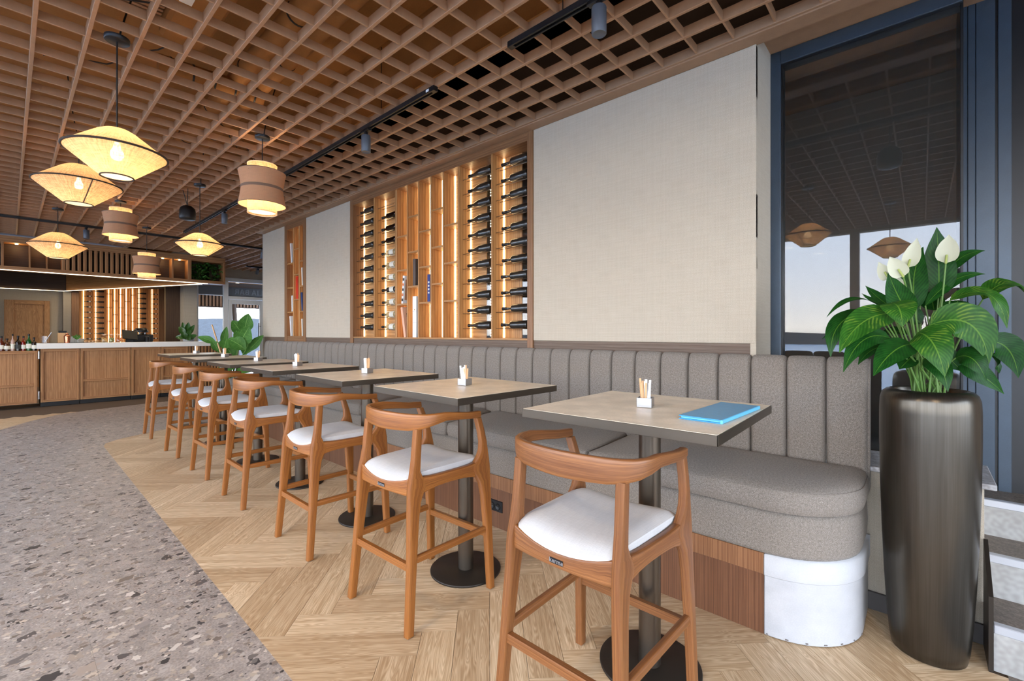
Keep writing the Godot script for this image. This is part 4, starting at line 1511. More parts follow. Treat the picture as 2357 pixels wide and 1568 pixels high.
func build_planter() -> void:
	var c := Vector3(2.615, 0, 0.018)
	var p := thing("planter", "tall bronze metal planter at the rounded end of the banquette", "planter", c)
	var g := MB.new()
	g.lathe(PackedVector2Array([Vector2(0.0, 0.003), Vector2(0.112, 0.003), Vector2(0.120, 0.008), Vector2(0.128, 0.05), Vector2(0.137, 0.16), Vector2(0.146, 0.32), Vector2(0.153, 0.50), Vector2(0.159, 0.70), Vector2(0.162, 0.90), Vector2(0.162, 1.02), Vector2(0.160, 1.07), Vector2(0.153, 1.095), Vector2(0.140, 1.108), Vector2(0.128, 1.112), Vector2(0.124, 1.106), Vector2(0.122, 1.06)]), 72)
	obj("pot", g, M.pot, p)
	var so := MB.new()
	so.lathe(PackedVector2Array([Vector2(0.123, 1.075), Vector2(0.10, 1.086), Vector2(0.05, 1.092), Vector2(0.0, 1.094)]), 40)
	obj("soil", so, M.soil, p)
	var t := thing("peace_lily", "green peace lily with white spathes growing from the bronze planter", "plant", Vector3(c.x, 1.09, c.z))
	var base := t.position
	var D := 1.935
	var cam := EYE
	# u, v of stalk end, bend, tip; depth offsets; width px; look: c camera, u up; material; pale
	var L := [
		[2160, 684, 2161, 610, 2156, 523, 0.02, 0.03, 56, "c", 0], [2109, 712, 2100, 640, 2125, 568, 0.03, 0.05, 48, "c", 0],
		[2098, 728, 2070, 690, 2044, 626, -0.05, -0.06, 48, "c", 1], [2050, 706, 2020, 685, 1992, 658, 0.03, 0.08, 32, "u", 0],
		[2046, 708, 2010, 694, 1984, 676, 0.0, 0.04, 20, "u", 0], [2034, 712, 1965, 680, 1903, 730, -0.04, -0.10, 20, "u", 0],
		[2020, 716, 1930, 735, 1912, 822, -0.06, -0.10, 44, "u", 0], [1960, 742, 1925, 758, 1892, 781, 0.06, 0.10, 17, "u", 0],
		[2062, 722, 1985, 735, 1932, 812, -0.10, -0.16, 66, "c", 2], [2052, 697, 2072, 708, 2077, 753, -0.11, -0.15, 66, "u", 2],
		[2050, 779, 1985, 775, 1941, 857, -0.10, -0.15, 42, "c", 1], [2102, 792, 2055, 806, 2010, 866, -0.12, -0.18, 60, "c", 1],
		[2112, 766, 2150, 785, 2175, 868, -0.14, -0.20, 72, "c", 2], [2140, 748, 2240, 735, 2276, 838, -0.11, -0.17, 84, "c", 2],
		[2186, 692, 2280, 665, 2318, 756, -0.08, -0.12, 46, "u", 2], [2262, 690, 2330, 640, 2402, 735, -0.02, -0.04, 62, "u", 2],
		[2176, 634, 2210, 590, 2267, 577, 0.04, 0.06, 28, "c", 0], [2130, 704, 2195, 640, 2268, 631, 0.0, 0.0, 25, "c", 0],
		[2276, 786, 2325, 800, 2344, 870, -0.03, -0.05, 54, "c", 0], [2200, 824, 2240, 820, 2270, 877, -0.12, -0.17, 42, "c", 0],
		[2206, 836, 2255, 858, 2311, 907, -0.08, -0.12, 38, "c", 0], [2126, 826, 2165, 840, 2182, 902, -0.14, -0.20, 38, "c", 1],
		[2205, 692, 2200, 710, 2186, 745, -0.03, -0.03, 44, "c", 0], [2150, 715, 2145, 690, 2140, 660, 0.06, 0.08, 40, "c", 0],
		[2190, 770, 2230, 780, 2260, 800, 0.06, 0.10, 40, "u", 0], [2090, 770, 2050, 760, 2030, 780, 0.06, 0.10, 36, "u", 0],
		[2120, 660, 2130, 620, 2150, 590, 0.08, 0.12, 34, "c", 0], [2175, 720, 2225, 700, 2250, 715, 0.06, 0.12, 38, "u", 0],
		[2085, 700, 2060, 668, 2060, 640, 0.06, 0.10, 36, "c", 0], [2120, 745, 2095, 720, 2075, 690, 0.02, 0.04, 34, "c", 0], [2215, 740, 2262, 735, 2300, 770, 0.04, 0.08, 40, "u", 0], [2030, 745, 1975, 760, 1950, 800, 0.05, 0.08, 38, "u", 0], [2060, 800, 2010, 800, 1975, 840, 0.02, 0.04, 36, "u", 0], [2235, 800, 2285, 815, 2300, 860, 0.04, 0.06, 40, "u", 0], [2160, 800, 2190, 830, 2215, 855, -0.02, -0.06, 34, "c", 0], [2100, 820, 2085, 835, 2070, 850, -0.02, -0.06, 34, "c", 0]]
	var k := 0
	for q in L:
		var a := seen_at(q[0], q[1], D + q[6] * 0.6) - base
		var b := seen_at(q[2], q[3], D + (q[6] + q[7]) * 0.5) - base
		var e := seen_at(q[4], q[5], D + q[7]) - base
		var path := bez(a, b * 1.6 - (a + e) * 0.3, e, 14)
		var face: Vector3 = (cam - base - b).normalized() + Vector3(0, 0.35, 0)
		if q[9] == "u":
			face = Vector3(0, 1, 0) + (cam - base - b).normalized() * 0.55
		var m := leaf_blade(path, q[8] * (1.1 if q[8] < 60 else 0.95) * D / FOCAL, face.normalized())
		var lf := obj("leaf", m, M.leaf_pale if q[10] == 2 else M.leaf, t)
		var root := Vector3(rng.randf_range(-0.05, 0.05), -0.004, rng.randf_range(-0.05, 0.05))
		var st := MB.new()
		st.tube(bez(root, Vector3(lerpf(root.x, a.x, 0.35), a.y * 0.55, lerpf(root.z, a.z, 0.35)), a, 7), 0.0042, 6, 0.0026)
		obj("stalk", st, M.stem, lf)
		k += 1
	for q in [[2177, 606, 2182, 572, 2184, 540, 44, 2164, 745, -0.02], [2089, 616, 2102, 584, 2111, 548, 34, 2116, 766, -0.06], [2079, 637, 2060, 612, 2048, 591, 38, 2098, 700, -0.08], [2047, 643, 2034, 626, 2022, 603, 30, 2090, 720, -0.04], [2076, 668, 2070, 650, 2062, 634, 22, 2100, 730, 0.04]]:
		var a := seen_at(q[0], q[1], D + q[9]) - base
		var b := seen_at(q[2], q[3], D + q[9]) - base
		var e := seen_at(q[4], q[5], D + q[9] + 0.01) - base
		var fl := obj("spathe", leaf_blade(bez(a, b, e, 12), q[6] * D / FOCAL, (cam - base - b).normalized(), 0.35, 1), M.spathe, t)
		var low := seen_at(q[7], q[8], D + q[9] * 0.5) - base
		var st := MB.new()
		st.tube(bez(Vector3(low.x * 0.3, -0.004, low.z * 0.3), low, a, 9), 0.004, 6, 0.003)
		obj("stalk", st, M.stem, fl)
		var sp := MB.new()
		var dir := (e - a).normalized()
		var fw := (cam - base - a).normalized() * 0.006
		sp.tube([a + fw, a + dir * 0.004 + fw * 1.5, a + dir * 0.03 + fw * 1.6, a + dir * 0.036 + fw * 1.5], 0.0048, 8, 0.0035)
		obj("spadix", sp, M.spadix, fl)


# ------------------------------------------------------------------ steps at the right
func build_steps() -> void:
	var t := thing("stone_steps", "pale terrazzo steps with brown treads and aluminium nosings beside the planter", "steps", Vector3(2.64, 0, 0.21))
	var o := Vector3(2.64, 0, 0.21)
	var w := 1.6
	var y := 0.0
	var x := 2.64
	for k in 3:
		var hgt: float = [0.185, 0.185, 0.172][k]
		var nx: float = [2.917, 3.19, 3.5][k]
		obj("riser", spanm(Vector3(x, y, 0.212) - o, Vector3(x + 0.02, y + hgt - 0.034, 0.21 + w) - o), M.stone_light, t)
		obj("tread", spanm(Vector3(x + 0.03, y + hgt - 0.03, 0.212) - o, Vector3(nx + 0.01, y + hgt, 0.21 + w) - o), M.stone_dark, t)
		obj("nosing", spanm(Vector3(x - 0.004, y + hgt - 0.034, 0.211) - o, Vector3(x + 0.03, y + hgt + 0.001, 0.21 + w) - o, 0.003), M.aluminium, t)
		obj("fill", spanm(Vector3(x + 0.02, y, 0.214) - o, Vector3(3.5, y + hgt - 0.034, 0.2 + w) - o), M.stone_dark, t)
		y += hgt
		x = nx
	var side := MB.new()
	side.prism(PackedVector2Array([Vector2(0.0, 0.0), Vector2(0.0, 0.30), Vector2(0.21, 0.46), Vector2(0.21, 0.0)]), Vector3(-0.02, 0, -0.014), Vector3.RIGHT, Vector3.UP, Vector3(0, 0, 0.014))
	obj("stringer", side, M.bronze_dark, t)
	obj("floor_slab", spanm(Vector3(2.0, -0.005, 0.25) - o, Vector3(2.64, 0.0006, 0.21 + w) - o), M.stone_dark, t)


# ------------------------------------------------------------------ lamps, tracks, ducts
func omni(at: Vector3, e: float, size: float, color := Color(1.0, 0.90, 0.76)) -> void:
	var l := OmniLight3D.new()
	l.name = numbered("bulb_glow")
	l.position = at
	l.light_color = color
	l.light_energy = e
	l.light_size = size
	l.omni_range = 14.0
	l.omni_attenuation = 2.0
	l.shadow_enabled = true
	add_child(l)

func hang(t: Node3D, top: float) -> void:
	var cn := MB.new()
	cn.lathe(PackedVector2Array([Vector2(0.001, 2.962), Vector2(0.052, 2.962), Vector2(0.056, 2.965), Vector2(0.056, 2.985), Vector2(0.001, 2.986)]), 28)
	obj("canopy", cn, M.black_metal, t)
	var cd := MB.new()
	cd.tube([Vector3(0, 2.965, 0), Vector3(0, top, 0)], 0.004, 8)
	obj("cord", cd, M.black, t)
	var up := MB.new()
	up.tube(bez(Vector3(0.01, 2.985, 0), Vector3(0.02, 3.2, 0.05), Vector3(0.1, 3.49, 0.1), 8), 0.0045, 6)
	obj("feed_cable", up, M.black, t)

func diamond_lamp(label: String, x: float, z: float, y: float, r: float, turn: float, hgt: float) -> void:
	var t := thing("pendant_lamp", label, "pendant lamp", Vector3(x, 0, z), turn, "diamond shaped burlap pendants")
	hang(t, y + hgt * 0.5)
	var up := hgt * 0.5
	var lo := -hgt * 0.5
	var s := MB.new()
	s.lathe(PackedVector2Array([Vector2(r * 0.32, y + lo), Vector2(r * 0.66, y + lo * 0.5), Vector2(r, y)]), 48)
	obj("lower_shade", s, M.burlap, t)
	var s2 := MB.new()
	s2.lathe(PackedVector2Array([Vector2(r, y), Vector2(r * 0.62, y + up * 0.52), Vector2(r * 0.40, y + up * 0.82), Vector2(r * 0.26, y + up * 0.96), Vector2(r * 0.02, y + up)]), 48)
	obj("upper_shade", s2, M.burlap, t)
	for q in [[r, y, 0.006], [r * 0.32, y + lo, 0.004]]:
		var ring := []
		for k in 48:
			ring.append(Vector3(cos(TAU * k / 48) * q[0], q[1], sin(TAU * k / 48) * q[0]))
		var rm := MB.new()
		rm.sweep(ring, rrect(q[2] * 2, q[2] * 2, q[2], 2), Vector3.UP, [], true)
		obj("piping", rm, M.piping, t)
	var df := MB.new()
	df.lathe(PackedVector2Array([Vector2(0.0, y + lo + 0.004), Vector2(r * 0.31, y + lo + 0.004)]), 36)
	obj("diffuser", df, M.diffuser, t)
	var seam := MB.new()
	seam.sweep([Vector3(r * 0.325, y + lo, 0), Vector3(r * 1.003, y, 0)], rrect(0.009, 0.002, 0.0008, 1), Vector3(-0.5, 0.8, 0))
	obj("seam", seam, M.band_tan, t)
	var bl := MB.new()
	bl.lathe(PackedVector2Array([Vector2(0.001, -0.04), Vector2(0.022, -0.033), Vector2(0.03, -0.012), Vector2(0.028, 0.008), Vector2(0.016, 0.035), Vector2(0.012, 0.06), Vector2(0.001, 0.061)]), 18, Vector3(0, y, 0))
	obj("bulb", bl, M.bulb, t)
	omni(Vector3(x, y, z), 0.065, 0.03)

func drum_lamp(label: String, x: float, z: float, y: float, s: float) -> void:
	var t := thing("drum_pendant", label, "pendant lamp", Vector3(x, 0, z), 0.0, "two tier drum pendants")
	hang(t, y + 0.20 * s)
	var inner := MB.new()
	inner.lathe(PackedVector2Array([Vector2(0.110, y - 0.20 * s), Vector2(0.110, y + 0.20 * s)]), 48)
	obj("inner_shade", inner, M.burlap, t)
	var outer := MB.new()
	var pr := PackedVector2Array()
	for k in 13:
		var q := k / 6.0 - 1.0
		pr.append(Vector2(0.155 + 0.022 * pow(absf(q), 1.3), y + 0.135 * s * q))
	outer.lathe(pr, 56)
	obj("outer_shade", outer, M.shade_tan, t)
	var lin := MB.new()
	var pl := PackedVector2Array()
	for k in range(12, -1, -1):
		pl.append(pr[k] - Vector2(0.003, 0))
	lin.lathe(pl, 56)
	obj("lining", lin, M.shade_lining, t)
	var bd := MB.new()
	bd.lathe(PackedVector2Array([Vector2(0.157, y - 0.011), Vector2(0.158, y), Vector2(0.157, y + 0.011)]), 56)
	obj("waist_band", bd, M.band_tan, t)
	for q in [[0.177, y + 0.135 * s], [0.177, y - 0.135 * s], [0.110, y - 0.20 * s], [0.110, y + 0.20 * s]]:
		var ring := []
		for k in 40:
			ring.append(Vector3(cos(TAU * k / 40) * q[0], q[1], sin(TAU * k / 40) * q[0]))
		var rm := MB.new()
		rm.sweep(ring, rrect(0.005, 0.005, 0.0024, 1), Vector3.UP, [], true)
		obj("hem", rm, M.band_tan if q[0] > 0.15 else M.shade_lining, t)
	for k in 3:
		var arm := MB.new()
		var a := TAU * k / 3 + 0.4
		arm.tube([Vector3(0, y + 0.15 * s, 0), Vector3(cos(a) * 0.172, y + 0.11 * s, sin(a) * 0.172)], 0.002, 5)
		obj("spoke", arm, M.black_metal, t)
	var df := MB.new()
	df.lathe(PackedVector2Array([Vector2(0.0, y - 0.185 * s), Vector2(0.108, y - 0.185 * s)]), 36)
	obj("diffuser", df, M.diffuser, t)
	var bl := MB.new()
	bl.lathe(PackedVector2Array([Vector2(0.001, -0.04), Vector2(0.022, -0.033), Vector2(0.03, -0.012), Vector2(0.028, 0.008), Vector2(0.016, 0.035), Vector2(0.012, 0.06), Vector2(0.001, 0.061)]), 18, Vector3(0, y, 0))
	obj("bulb", bl, M.bulb, t)
	omni(Vector3(x, y, z), 0.12, 0.03)

func spot_head(label: String, at: Vector3, tilt: float, yaw := 0.0, lit := 0.0) -> void:
	var t := thing("track_spotlight", label, "spotlight", at, yaw, "cylindrical track spotlights")
	var m := MB.new()
	var b := Basis(Vector3.RIGHT, tilt)
	m.lathe(PackedVector2Array([Vector2(0.0, -0.155), Vector2(0.030, -0.155), Vector2(0.0335, -0.158), Vector2(0.036, -0.155), Vector2(0.036, -0.032), Vector2(0.034, -0.028), Vector2(0.0, -0.028)]), 30, Vector3(0.0, 0, 0), b)
	obj("head", m, M.grey_metal, t)
	obj("bracket", spanm(Vector3(-0.012, -0.04, -0.012), Vector3(0.012, 0.0, 0.012), 0.002), M.black_metal, t)
	if lit > 0.0:
		var ln := MB.new()
		ln.lathe(PackedVector2Array([Vector2(0.0, -0.1555), Vector2(0.029, -0.1555)]), 24, Vector3.ZERO, b)
		obj("lens", ln, M.lens, t)
		var l := SpotLight3D.new()
		l.name = numbered("spot_glow")
		l.position = at + b * Vector3(0, -0.165, 0)
		l.basis = b * Basis(Vector3.RIGHT, -PI / 2)
		l.light_color = Color(1.0, 0.91, 0.78)
		l.light_energy = lit
		l.light_size = 0.03
		l.spot_angle = 52.0
		l.spot_angle_attenuation = 1.0
		l.spot_range = 14.0
		l.spot_attenuation = 2.0
		l.shadow_enabled = true
		add_child(l)
	obj("adapter", spanm(Vector3(-0.016, 0.0, -0.06), Vector3(0.016, 0.018, 0.06), 0.002), M.black_metal, t)

func track(label: String, a: Vector3, c: Vector3) -> void:
	var t := thing("light_track", label, "track", (a + c) / 2)
	var h := (c - a) / 2
	var along := h.normalized()
	var side := along.cross(Vector3.UP)
	var m := MB.new()
	m.sweep([-h, h], PackedVector2Array([Vector2(-0.018, -0.016), Vector2(-0.009, -0.016), Vector2(-0.009, -0.004), Vector2(0.009, -0.004), Vector2(0.009, -0.016), Vector2(0.018, -0.016), Vector2(0.018, 0.016), Vector2(-0.018, 0.016)]), Vector3.UP)
	obj("rail", m, M.black, t)
	for s in [-1.0, 1.0]:
		obj("end_cap", boxm(Vector3(0.038, 0.034, 0.038), 0.002), M.black_metal, t, h * s)
		var cl := MB.new()
		cl.tube([h * s * 0.8 + Vector3(0, 0.016, 0), h * s * 0.8 + Vector3(0, 0.55, 0)], 0.003, 6)
		obj("hanger", cl, M.black, t)
	obj("sticker", boxm(Vector3(0.003, 0.016, 0.03) if absf(along.z) > 0.5 else Vector3(0.03, 0.016, 0.003)), M.paper, t, h * (1.0 if along.z > 0 else -1.0) * 0.985 - side * 0.0 + Vector3(-0.0185, 0, 0))

func build_ceiling_fittings() -> void:
	diamond_lamp("diamond burlap pendant over the terrazzo, hanging lowest, bulb glowing through its front", 0.405, -3.31, 2.345, 0.225, 0.6, 0.262)
	diamond_lamp("large diamond burlap pendant over the terrazzo behind the lowest hanging one", 0.41, -5.40, 2.63, 0.290, -1.35, 0.335)
	diamond_lamp("large diamond burlap pendant in front of the bar niches", 0.44, -8.42, 2.50, 0.290, 2.5, 0.335)
	diamond_lamp("diamond burlap pendant between two drum pendants above the stools", 1.415, -5.90, 2.325, 0.225, -0.55, 0.242)
	drum_lamp("two tier drum pendant above the middle bar stools", 1.416, -4.07, 2.545, 1.0)
	drum_lamp("two tier drum pendant over the terrazzo path", 0.937, -7.373, 2.69, 1.0)
	drum_lamp("two tier drum pendant in front of the slatted bar canopy", 1.44, -8.91, 2.395, 0.95)
	diamond_lamp("diamond burlap pendant mirrored in the blue framed window", 0.42, -0.95, 2.45, 0.225, 0.3, 0.25)
	diamond_lamp("diamond burlap pendant on the sea side mirrored in the window glass", -0.95, -0.30, 2.42, 0.225, 1.3, 0.25)
	drum_lamp("two tier drum pendant on the sea side mirrored in the window glass", -0.35, 0.62, 2.60, 1.0)
	# tracks and spots
	track("black light track beginning above the first bar table", Vector3(1.905, 2.978, -1.72), Vector3(1.905, 2.978, 1.8))
	track("long black light track above the bar tables", Vector3(1.905, 2.978, -8.8), Vector3(1.905, 2.978, -2.42))
	track("black light track crossing in front of the bar canopy", Vector3(-1.4, 2.978, -9.45), Vector3(3.6, 2.978, -9.45))
	spot_head("grey cylinder spotlight at the track end above the first bar table", Vector3(1.905, 2.945, -1.155), 0.0)
	spot_head("grey cylinder spotlight on the long track above the third table", Vector3(1.905, 2.945, -3.28), 0.0)
	spot_head("grey cylinder spotlight on the long track above the sixth table", Vector3(1.905, 2.945, -6.80), 0.0)
	spot_head("black spotlight aimed at the bar from the crossing track, beside the niches", Vector3(0.80, 2.945, -9.45), -0.1)
	spot_head("black spotlight tilted to the bar from the crossing track, near the plant box", Vector3(2.37, 2.945, -9.45), 0.35)
	spot_head("black spotlight on the crossing track near the fabric wall", Vector3(3.30, 2.945, -9.45), 0.3)
	track("short black light track above the entrance door", Vector3(3.9, 2.978, -12.2), Vector3(5.2, 2.978, -12.2))
	spot_head("black spotlight tilted on the short track above the entrance door", Vector3(4.15, 2.945, -12.2), 0.7, 0.0, 0.2)
	spot_head("black spotlight facing back on the short track above the entrance", Vector3(4.55, 2.945, -12.2), -0.8, 0.0, 0.2)
	# round discs on the sea side, given added lamps for downward fill light
	for q in [[-0.75, -1.55, "beside the first long mullion"], [-0.75, 1.1, "beside the steps"], [-1.9, -1.9, "close to the sea windows"], [-1.9, 1.4, "near the glazed end wall"]]:
		var dl := thing("ceiling_disc", "flat round white ceiling disc with added glow " + q[2], "ceiling disc", Vector3(q[0], 2.985, q[1]))
		var body := MB.new()
		body.lathe(PackedVector2Array([Vector2(0.0, -0.022), Vector2(0.115, -0.022), Vector2(0.130, -0.014), Vector2(0.132, 0.012), Vector2(0.0, 0.013)]), 36)
		obj("rim", body, M.white_frame, dl)
		var face := MB.new()
		face.lathe(PackedVector2Array([Vector2(0.0, -0.024), Vector2(0.112, -0.024), Vector2(0.113, -0.022)]), 36)
		obj("diffuser", face, M.led_soft, dl)  # glow added to the plain white disc face
		var al := AreaLight3D.new()  # fill lamp added below the disc
		al.name = numbered("added_ceiling_glow")
		al.light_color = Color(1.0, 0.90, 0.76)
		al.light_energy = 1.3
		al.area_size = Vector2(0.2, 0.2)
		al.area_range = 14.0
		al.shadow_enabled = true
		al.transform = Transform3D(Basis(Vector3.RIGHT, -PI / 2), Vector3(q[0], 2.955, q[1]))
		add_child(al)
	# loudspeaker
	var sp := thing("pendant_speaker", "small black dome loudspeaker hanging below the slatted ceiling", "loudspeaker", Vector3(1.40, 2.75, -6.35))
	var m := MB.new()
	m.lathe(PackedVector2Array([Vector2(0.0, -0.085), Vector2(0.06, -0.083), Vector2(0.078, -0.072), Vector2(0.082, -0.05), Vector2(0.080, 0.02), Vector2(0.070, 0.055), Vector2(0.045, 0.078), Vector2(0.015, 0.086), Vector2(0.0, 0.087)]), 32)
	obj("dome", m, M.black_metal, sp)
	for q in [[0.0, 0.02], [-0.05, 0.0]]:
		var cb := MB.new()
		cb.tube([Vector3(0, 0.08, 0), Vector3(q[0], 0.28, q[1])], 0.004, 6)
		obj("suspension", cb, M.black, sp)
	var sp2 := sp.duplicate()
	sp2.name = numbered("pendant_speaker")
	add_child(sp2)
	sp2.position = Vector3(1.6, 2.78, -0.2)
	sp2.set_meta("label", "black dome loudspeaker near the planter, mirrored in the blue framed window")
	# ducts above the grid
	var pipes := [["long painted duct above the ceiling grid, the one closer to the fabric wall", Vector3(1.385, 3.36, -8.0), Vector3(1.385, 3.36, 1.0), 0.062], ["long painted duct above the ceiling grid, the thicker of the pair", Vector3(1.225, 3.36, -6.0), Vector3(1.225, 3.36, -1.6), 0.072], ["short painted duct crossing above the ceiling grid beside the drum pendant", Vector3(0.72, 3.28, -4.06), Vector3(1.40, 3.28, -4.02), 0.07]]
	for q in pipes:
		var mid: Vector3 = (q[1] + q[2]) / 2
		var t := thing("ceiling_duct", q[0], "duct", mid)
		var d := MB.new()
		d.tube([q[1] - mid, q[2] - mid], q[3], 20)
		obj("pipe", d, M.plenum, t)
		var al: Vector3 = (q[2] - q[1]).normalized()
		for k in 5:
			var rg := MB.new()
			var ctr: Vector3 = lerp(q[1], q[2], (k + 0.5) / 5.0) - mid
			rg.tube([ctr - al * 0.006, ctr + al * 0.006], q[3] + 0.004, 20)
			obj("clamp", rg, M.black, t)
	# air conditioning cassette with louvres
	var ac := thing("ceiling_cassette", "painted air conditioning cassette with dark louvres above the ceiling grid", "air conditioner", Vector3(0.45, 3.3, -3.05))
	obj("housing", spanm(Vector3(0.18, -0.09, -0.5), Vector3(0.42, 0.14, 0.62), 0.02), M.plenum, ac)
	obj("tray", spanm(Vector3(-0.55, 0.0, -0.5), Vector3(0.18, 0.12, 0.62), 0.01), M.dark_wood, ac)
	for k in 26:
		obj("louvre", boxm(Vector3(0.72, 0.012, 0.022)), M.slat, ac, Vector3(-0.185, -0.012, -0.46 + k * 0.041))
	obj("label_sticker", boxm(Vector3(0.06, 0.002, 0.11)), M.paper, ac, Vector3(0.22, -0.092, 0.02))
	# loose cables lying above the grid
	var rr := RandomNumberGenerator.new()
	rr.seed = 4
	for k in 6:
		var p0 := Vector3(rr.randf_range(0.0, 1.7), 3.12, rr.randf_range(-6.0, -2.2))
		var path := []
		for i in 9:
			path.append(Vector3(i * 0.07 + rr.randf_range(-0.015, 0.015), 0.1 * absf(i / 4.0 - 1.0) + rr.randf() * 0.03, rr.randf_range(-0.02, 0.02) + 0.10 * i * (1 if k % 2 else -1)))
		var c := MB.new()
		c.tube(path, 0.0045, 6)
		var o := obj("ceiling_cable", c, M.black, null, p0)
		tag(o, "loose black cable lying above the ceiling grid, %s along from the window" % ORD[k], "cable", "cables above the ceiling grid")


# ------------------------------------------------------------------ bar
func panel_front(t: Node3D, x0: float, x1: float, y0: float, y1: float, z: float, mid := -1.0) -> void:
	# a framed panel: recessed field with stiles and rails in front
	obj("field", spanm(Vector3(x0, y0, z - 0.045), Vector3(x1, y1, z - 0.035), 0.0, Vector2(x0, 0)), M.bar_wood_up if x1 - x0 > y1 - y0 else M.bar_wood, t)
	obj("stile", spanm(Vector3(x0, y0, z - 0.035), Vector3(x0 + 0.04, y1, z), 0.002), M.bar_wood, t)
	obj("stile", spanm(Vector3(x1 - 0.04, y0, z - 0.035), Vector3(x1, y1, z), 0.002), M.bar_wood, t)
	obj("rail", spanm(Vector3(x0 + 0.04, y0, z - 0.035), Vector3(x1 - 0.04, y0 + 0.045, z), 0.002), M.bar_wood, t)
	obj("rail", spanm(Vector3(x0 + 0.04, y1 - 0.05, z - 0.035), Vector3(x1 - 0.04, y1, z), 0.002), M.bar_wood, t)
	if mid > 0:
		obj("rail", spanm(Vector3(x0 + 0.04, mid - 0.02, z - 0.035), Vector3(x1 - 0.04, mid + 0.02, z), 0.002), M.bar_wood, t)

func build_bar() -> void:
	var zc := -11.95
	var units := [["bar front panel at the hinged gate, one tall field", 0.40, 0.92, -1.0], ["wide bar front panel divided by a low rail", 0.93, 1.675, 0.44], ["narrow tall bar front panel next to the divided one", 1.685, 2.165, -1.0], ["bar front panel partly hidden behind the bar stools", 2.175, 2.65, 0.44]]
	for q in units:
		var t := thing("bar_unit", q[0], "bar counter", Vector3((q[1] + q[2]) / 2, 0, zc))
		var hw: float = (q[2] - q[1]) / 2
		panel_front(t, -hw, hw, 0.08, 1.06, 0.0, q[3])
		obj("carcass", spanm(Vector3(-hw, 0.08, -0.6), Vector3(hw, 1.06, -0.045)), M.dark_wood, t)
		obj("toe_kick", spanm(Vector3(-hw, 0.0, -0.6), Vector3(hw, 0.08, -0.05)), M.black, t)
	var sl := thing("slatted_bar_end", "slatted wooden end of the bar counter behind the fig plant", "bar counter", Vector3(3.0, 0, zc))
	obj("backing", spanm(Vector3(-0.34, 0, -0.6), Vector3(0.5, 1.06, -0.03)), M.dark_wood, sl)
	for k in 14:
		obj("slat", spanm(Vector3(-0.34 + k * 0.06, 0.02, -0.03), Vector3(-0.305 + k * 0.06, 1.06, 0.0), 0.002), M.bar_wood, sl)
	var tp := thing("bar_worktop", "thick white stone bar top with a dark working surface", "worktop", Vector3(1.8, 1.06, zc))
	obj("front_edge", spanm(Vector3(-1.45, 0.002, -0.06), Vector3(1.7, 0.105, 0.04), 0.004), M.white_stone, tp)
	obj("end_edge", spanm(Vector3(-1.45, 0.002, -0.66), Vector3(-1.39, 0.105, -0.06), 0.004), M.white_stone, tp)
	obj("surface", spanm(Vector3(-1.39, 0.002, -0.66), Vector3(1.7, 0.103, -0.06)), mat(Color(0.30, 0.30, 0.31), 0.4), tp)
	# hinged gate
	var gt := thing("bar_gate", "hinged wooden gate panel at the open side of the bar", "gate", Vector3(-0.14, 0, zc))
	panel_front(gt, -0.62, 0.50, 0.075, 1.03, 0.0, 0.41)
	obj("body", spanm(Vector3(-0.62, 0.075, -0.35), Vector3(0.50, 1.03, -0.045)), M.dark_wood, gt)
	for y in [0.22, 0.95]:
		var hg := MB.new()
		hg.tube([Vector3(0.52, y - 0.07, 0.012), Vector3(0.52, y + 0.07, 0.012)], 0.016, 10)
		obj("hinge", hg, M.steel, gt)
	# liquor bottles on the gate cabinet
	var cols := [Color(0.35, 0.12, 0.04), Color(0.28, 0.14, 0.05), Color(0.72, 0.60, 0.55), Color(0.10, 0.05, 0.03), Color(0.45, 0.10, 0.05), Color(0.05, 0.28, 0.10), Color(0.14, 0.08, 0.06)]
	var nm := ["amber liquor bottle at the open end of the gate shelf", "squat brown liquor bottle beside the amber one", "pale pink liquor bottle on the gate shelf", "black label liquor bottle on the gate shelf", "red brown liquor bottle beside the green one", "green liquor bottle with white label on the gate shelf", "dark liquor bottle next to the white bar top"]
	for k in 7:
		var t := thing("liquor_bottle", nm[k], "bottle", Vector3(-0.075 + 0.0665 * k, 1.03, zc - 0.15))
		var h: float = [0.26, 0.22, 0.30, 0.27, 0.26, 0.30, 0.24][k]
		var r: float = [0.034, 0.04, 0.026, 0.038, 0.03, 0.036, 0.035][k]
		var g := MB.new()
		g.lathe(PackedVector2Array([Vector2(0.001, 0.0), Vector2(r, 0.002), Vector2(r, h * 0.55), Vector2(r * 0.8, h * 0.64), Vector2(r * 0.36, h * 0.72), Vector2(r * 0.34, h * 0.93), Vector2(r * 0.42, h * 0.935), Vector2(r * 0.42, h), Vector2(0.001, h)]), 16)
		obj("glass", g, mat(cols[k], 0.12), t)
		var lb := MB.new()
		lb.lathe(PackedVector2Array([Vector2(r + 0.0008, h * 0.14), Vector2(r + 0.0008, h * 0.42)]), 16)
		obj("paper_label", lb, M.label if k != 3 else M.sign_letter, t)
		var cp := MB.new()
		cp.lathe(PackedVector2Array([Vector2(r * 0.45, h * 0.90), Vector2(r * 0.45, h + 0.004), Vector2(0.001, h + 0.004)]), 12)
		obj("cap", cp, M.foil, t)
	var shl := struct("trim_4", spanm(Vector3(-0.8, 1.16, zc - 0.75), Vector3(0.36, 1.18, zc - 0.30)), M.dark_wood, "dark shelf with a lit underside behind the liquor bottles", "shelf")
	obj("light_strip", spanm(Vector3(-0.8, 1.145, zc - 0.33), Vector3(0.36, 1.157, zc - 0.32)), M.led_soft, shl)
	struct("trim_5", spanm(Vector3(-0.8, 1.0, zc - 0.78), Vector3(0.36, 1.18, zc - 0.75)), M.bar_wood, "wood back of the shelf behind the liquor bottles", "panel")
	# things on the bar top (top surface at 1.163)
	var yt := 1.164
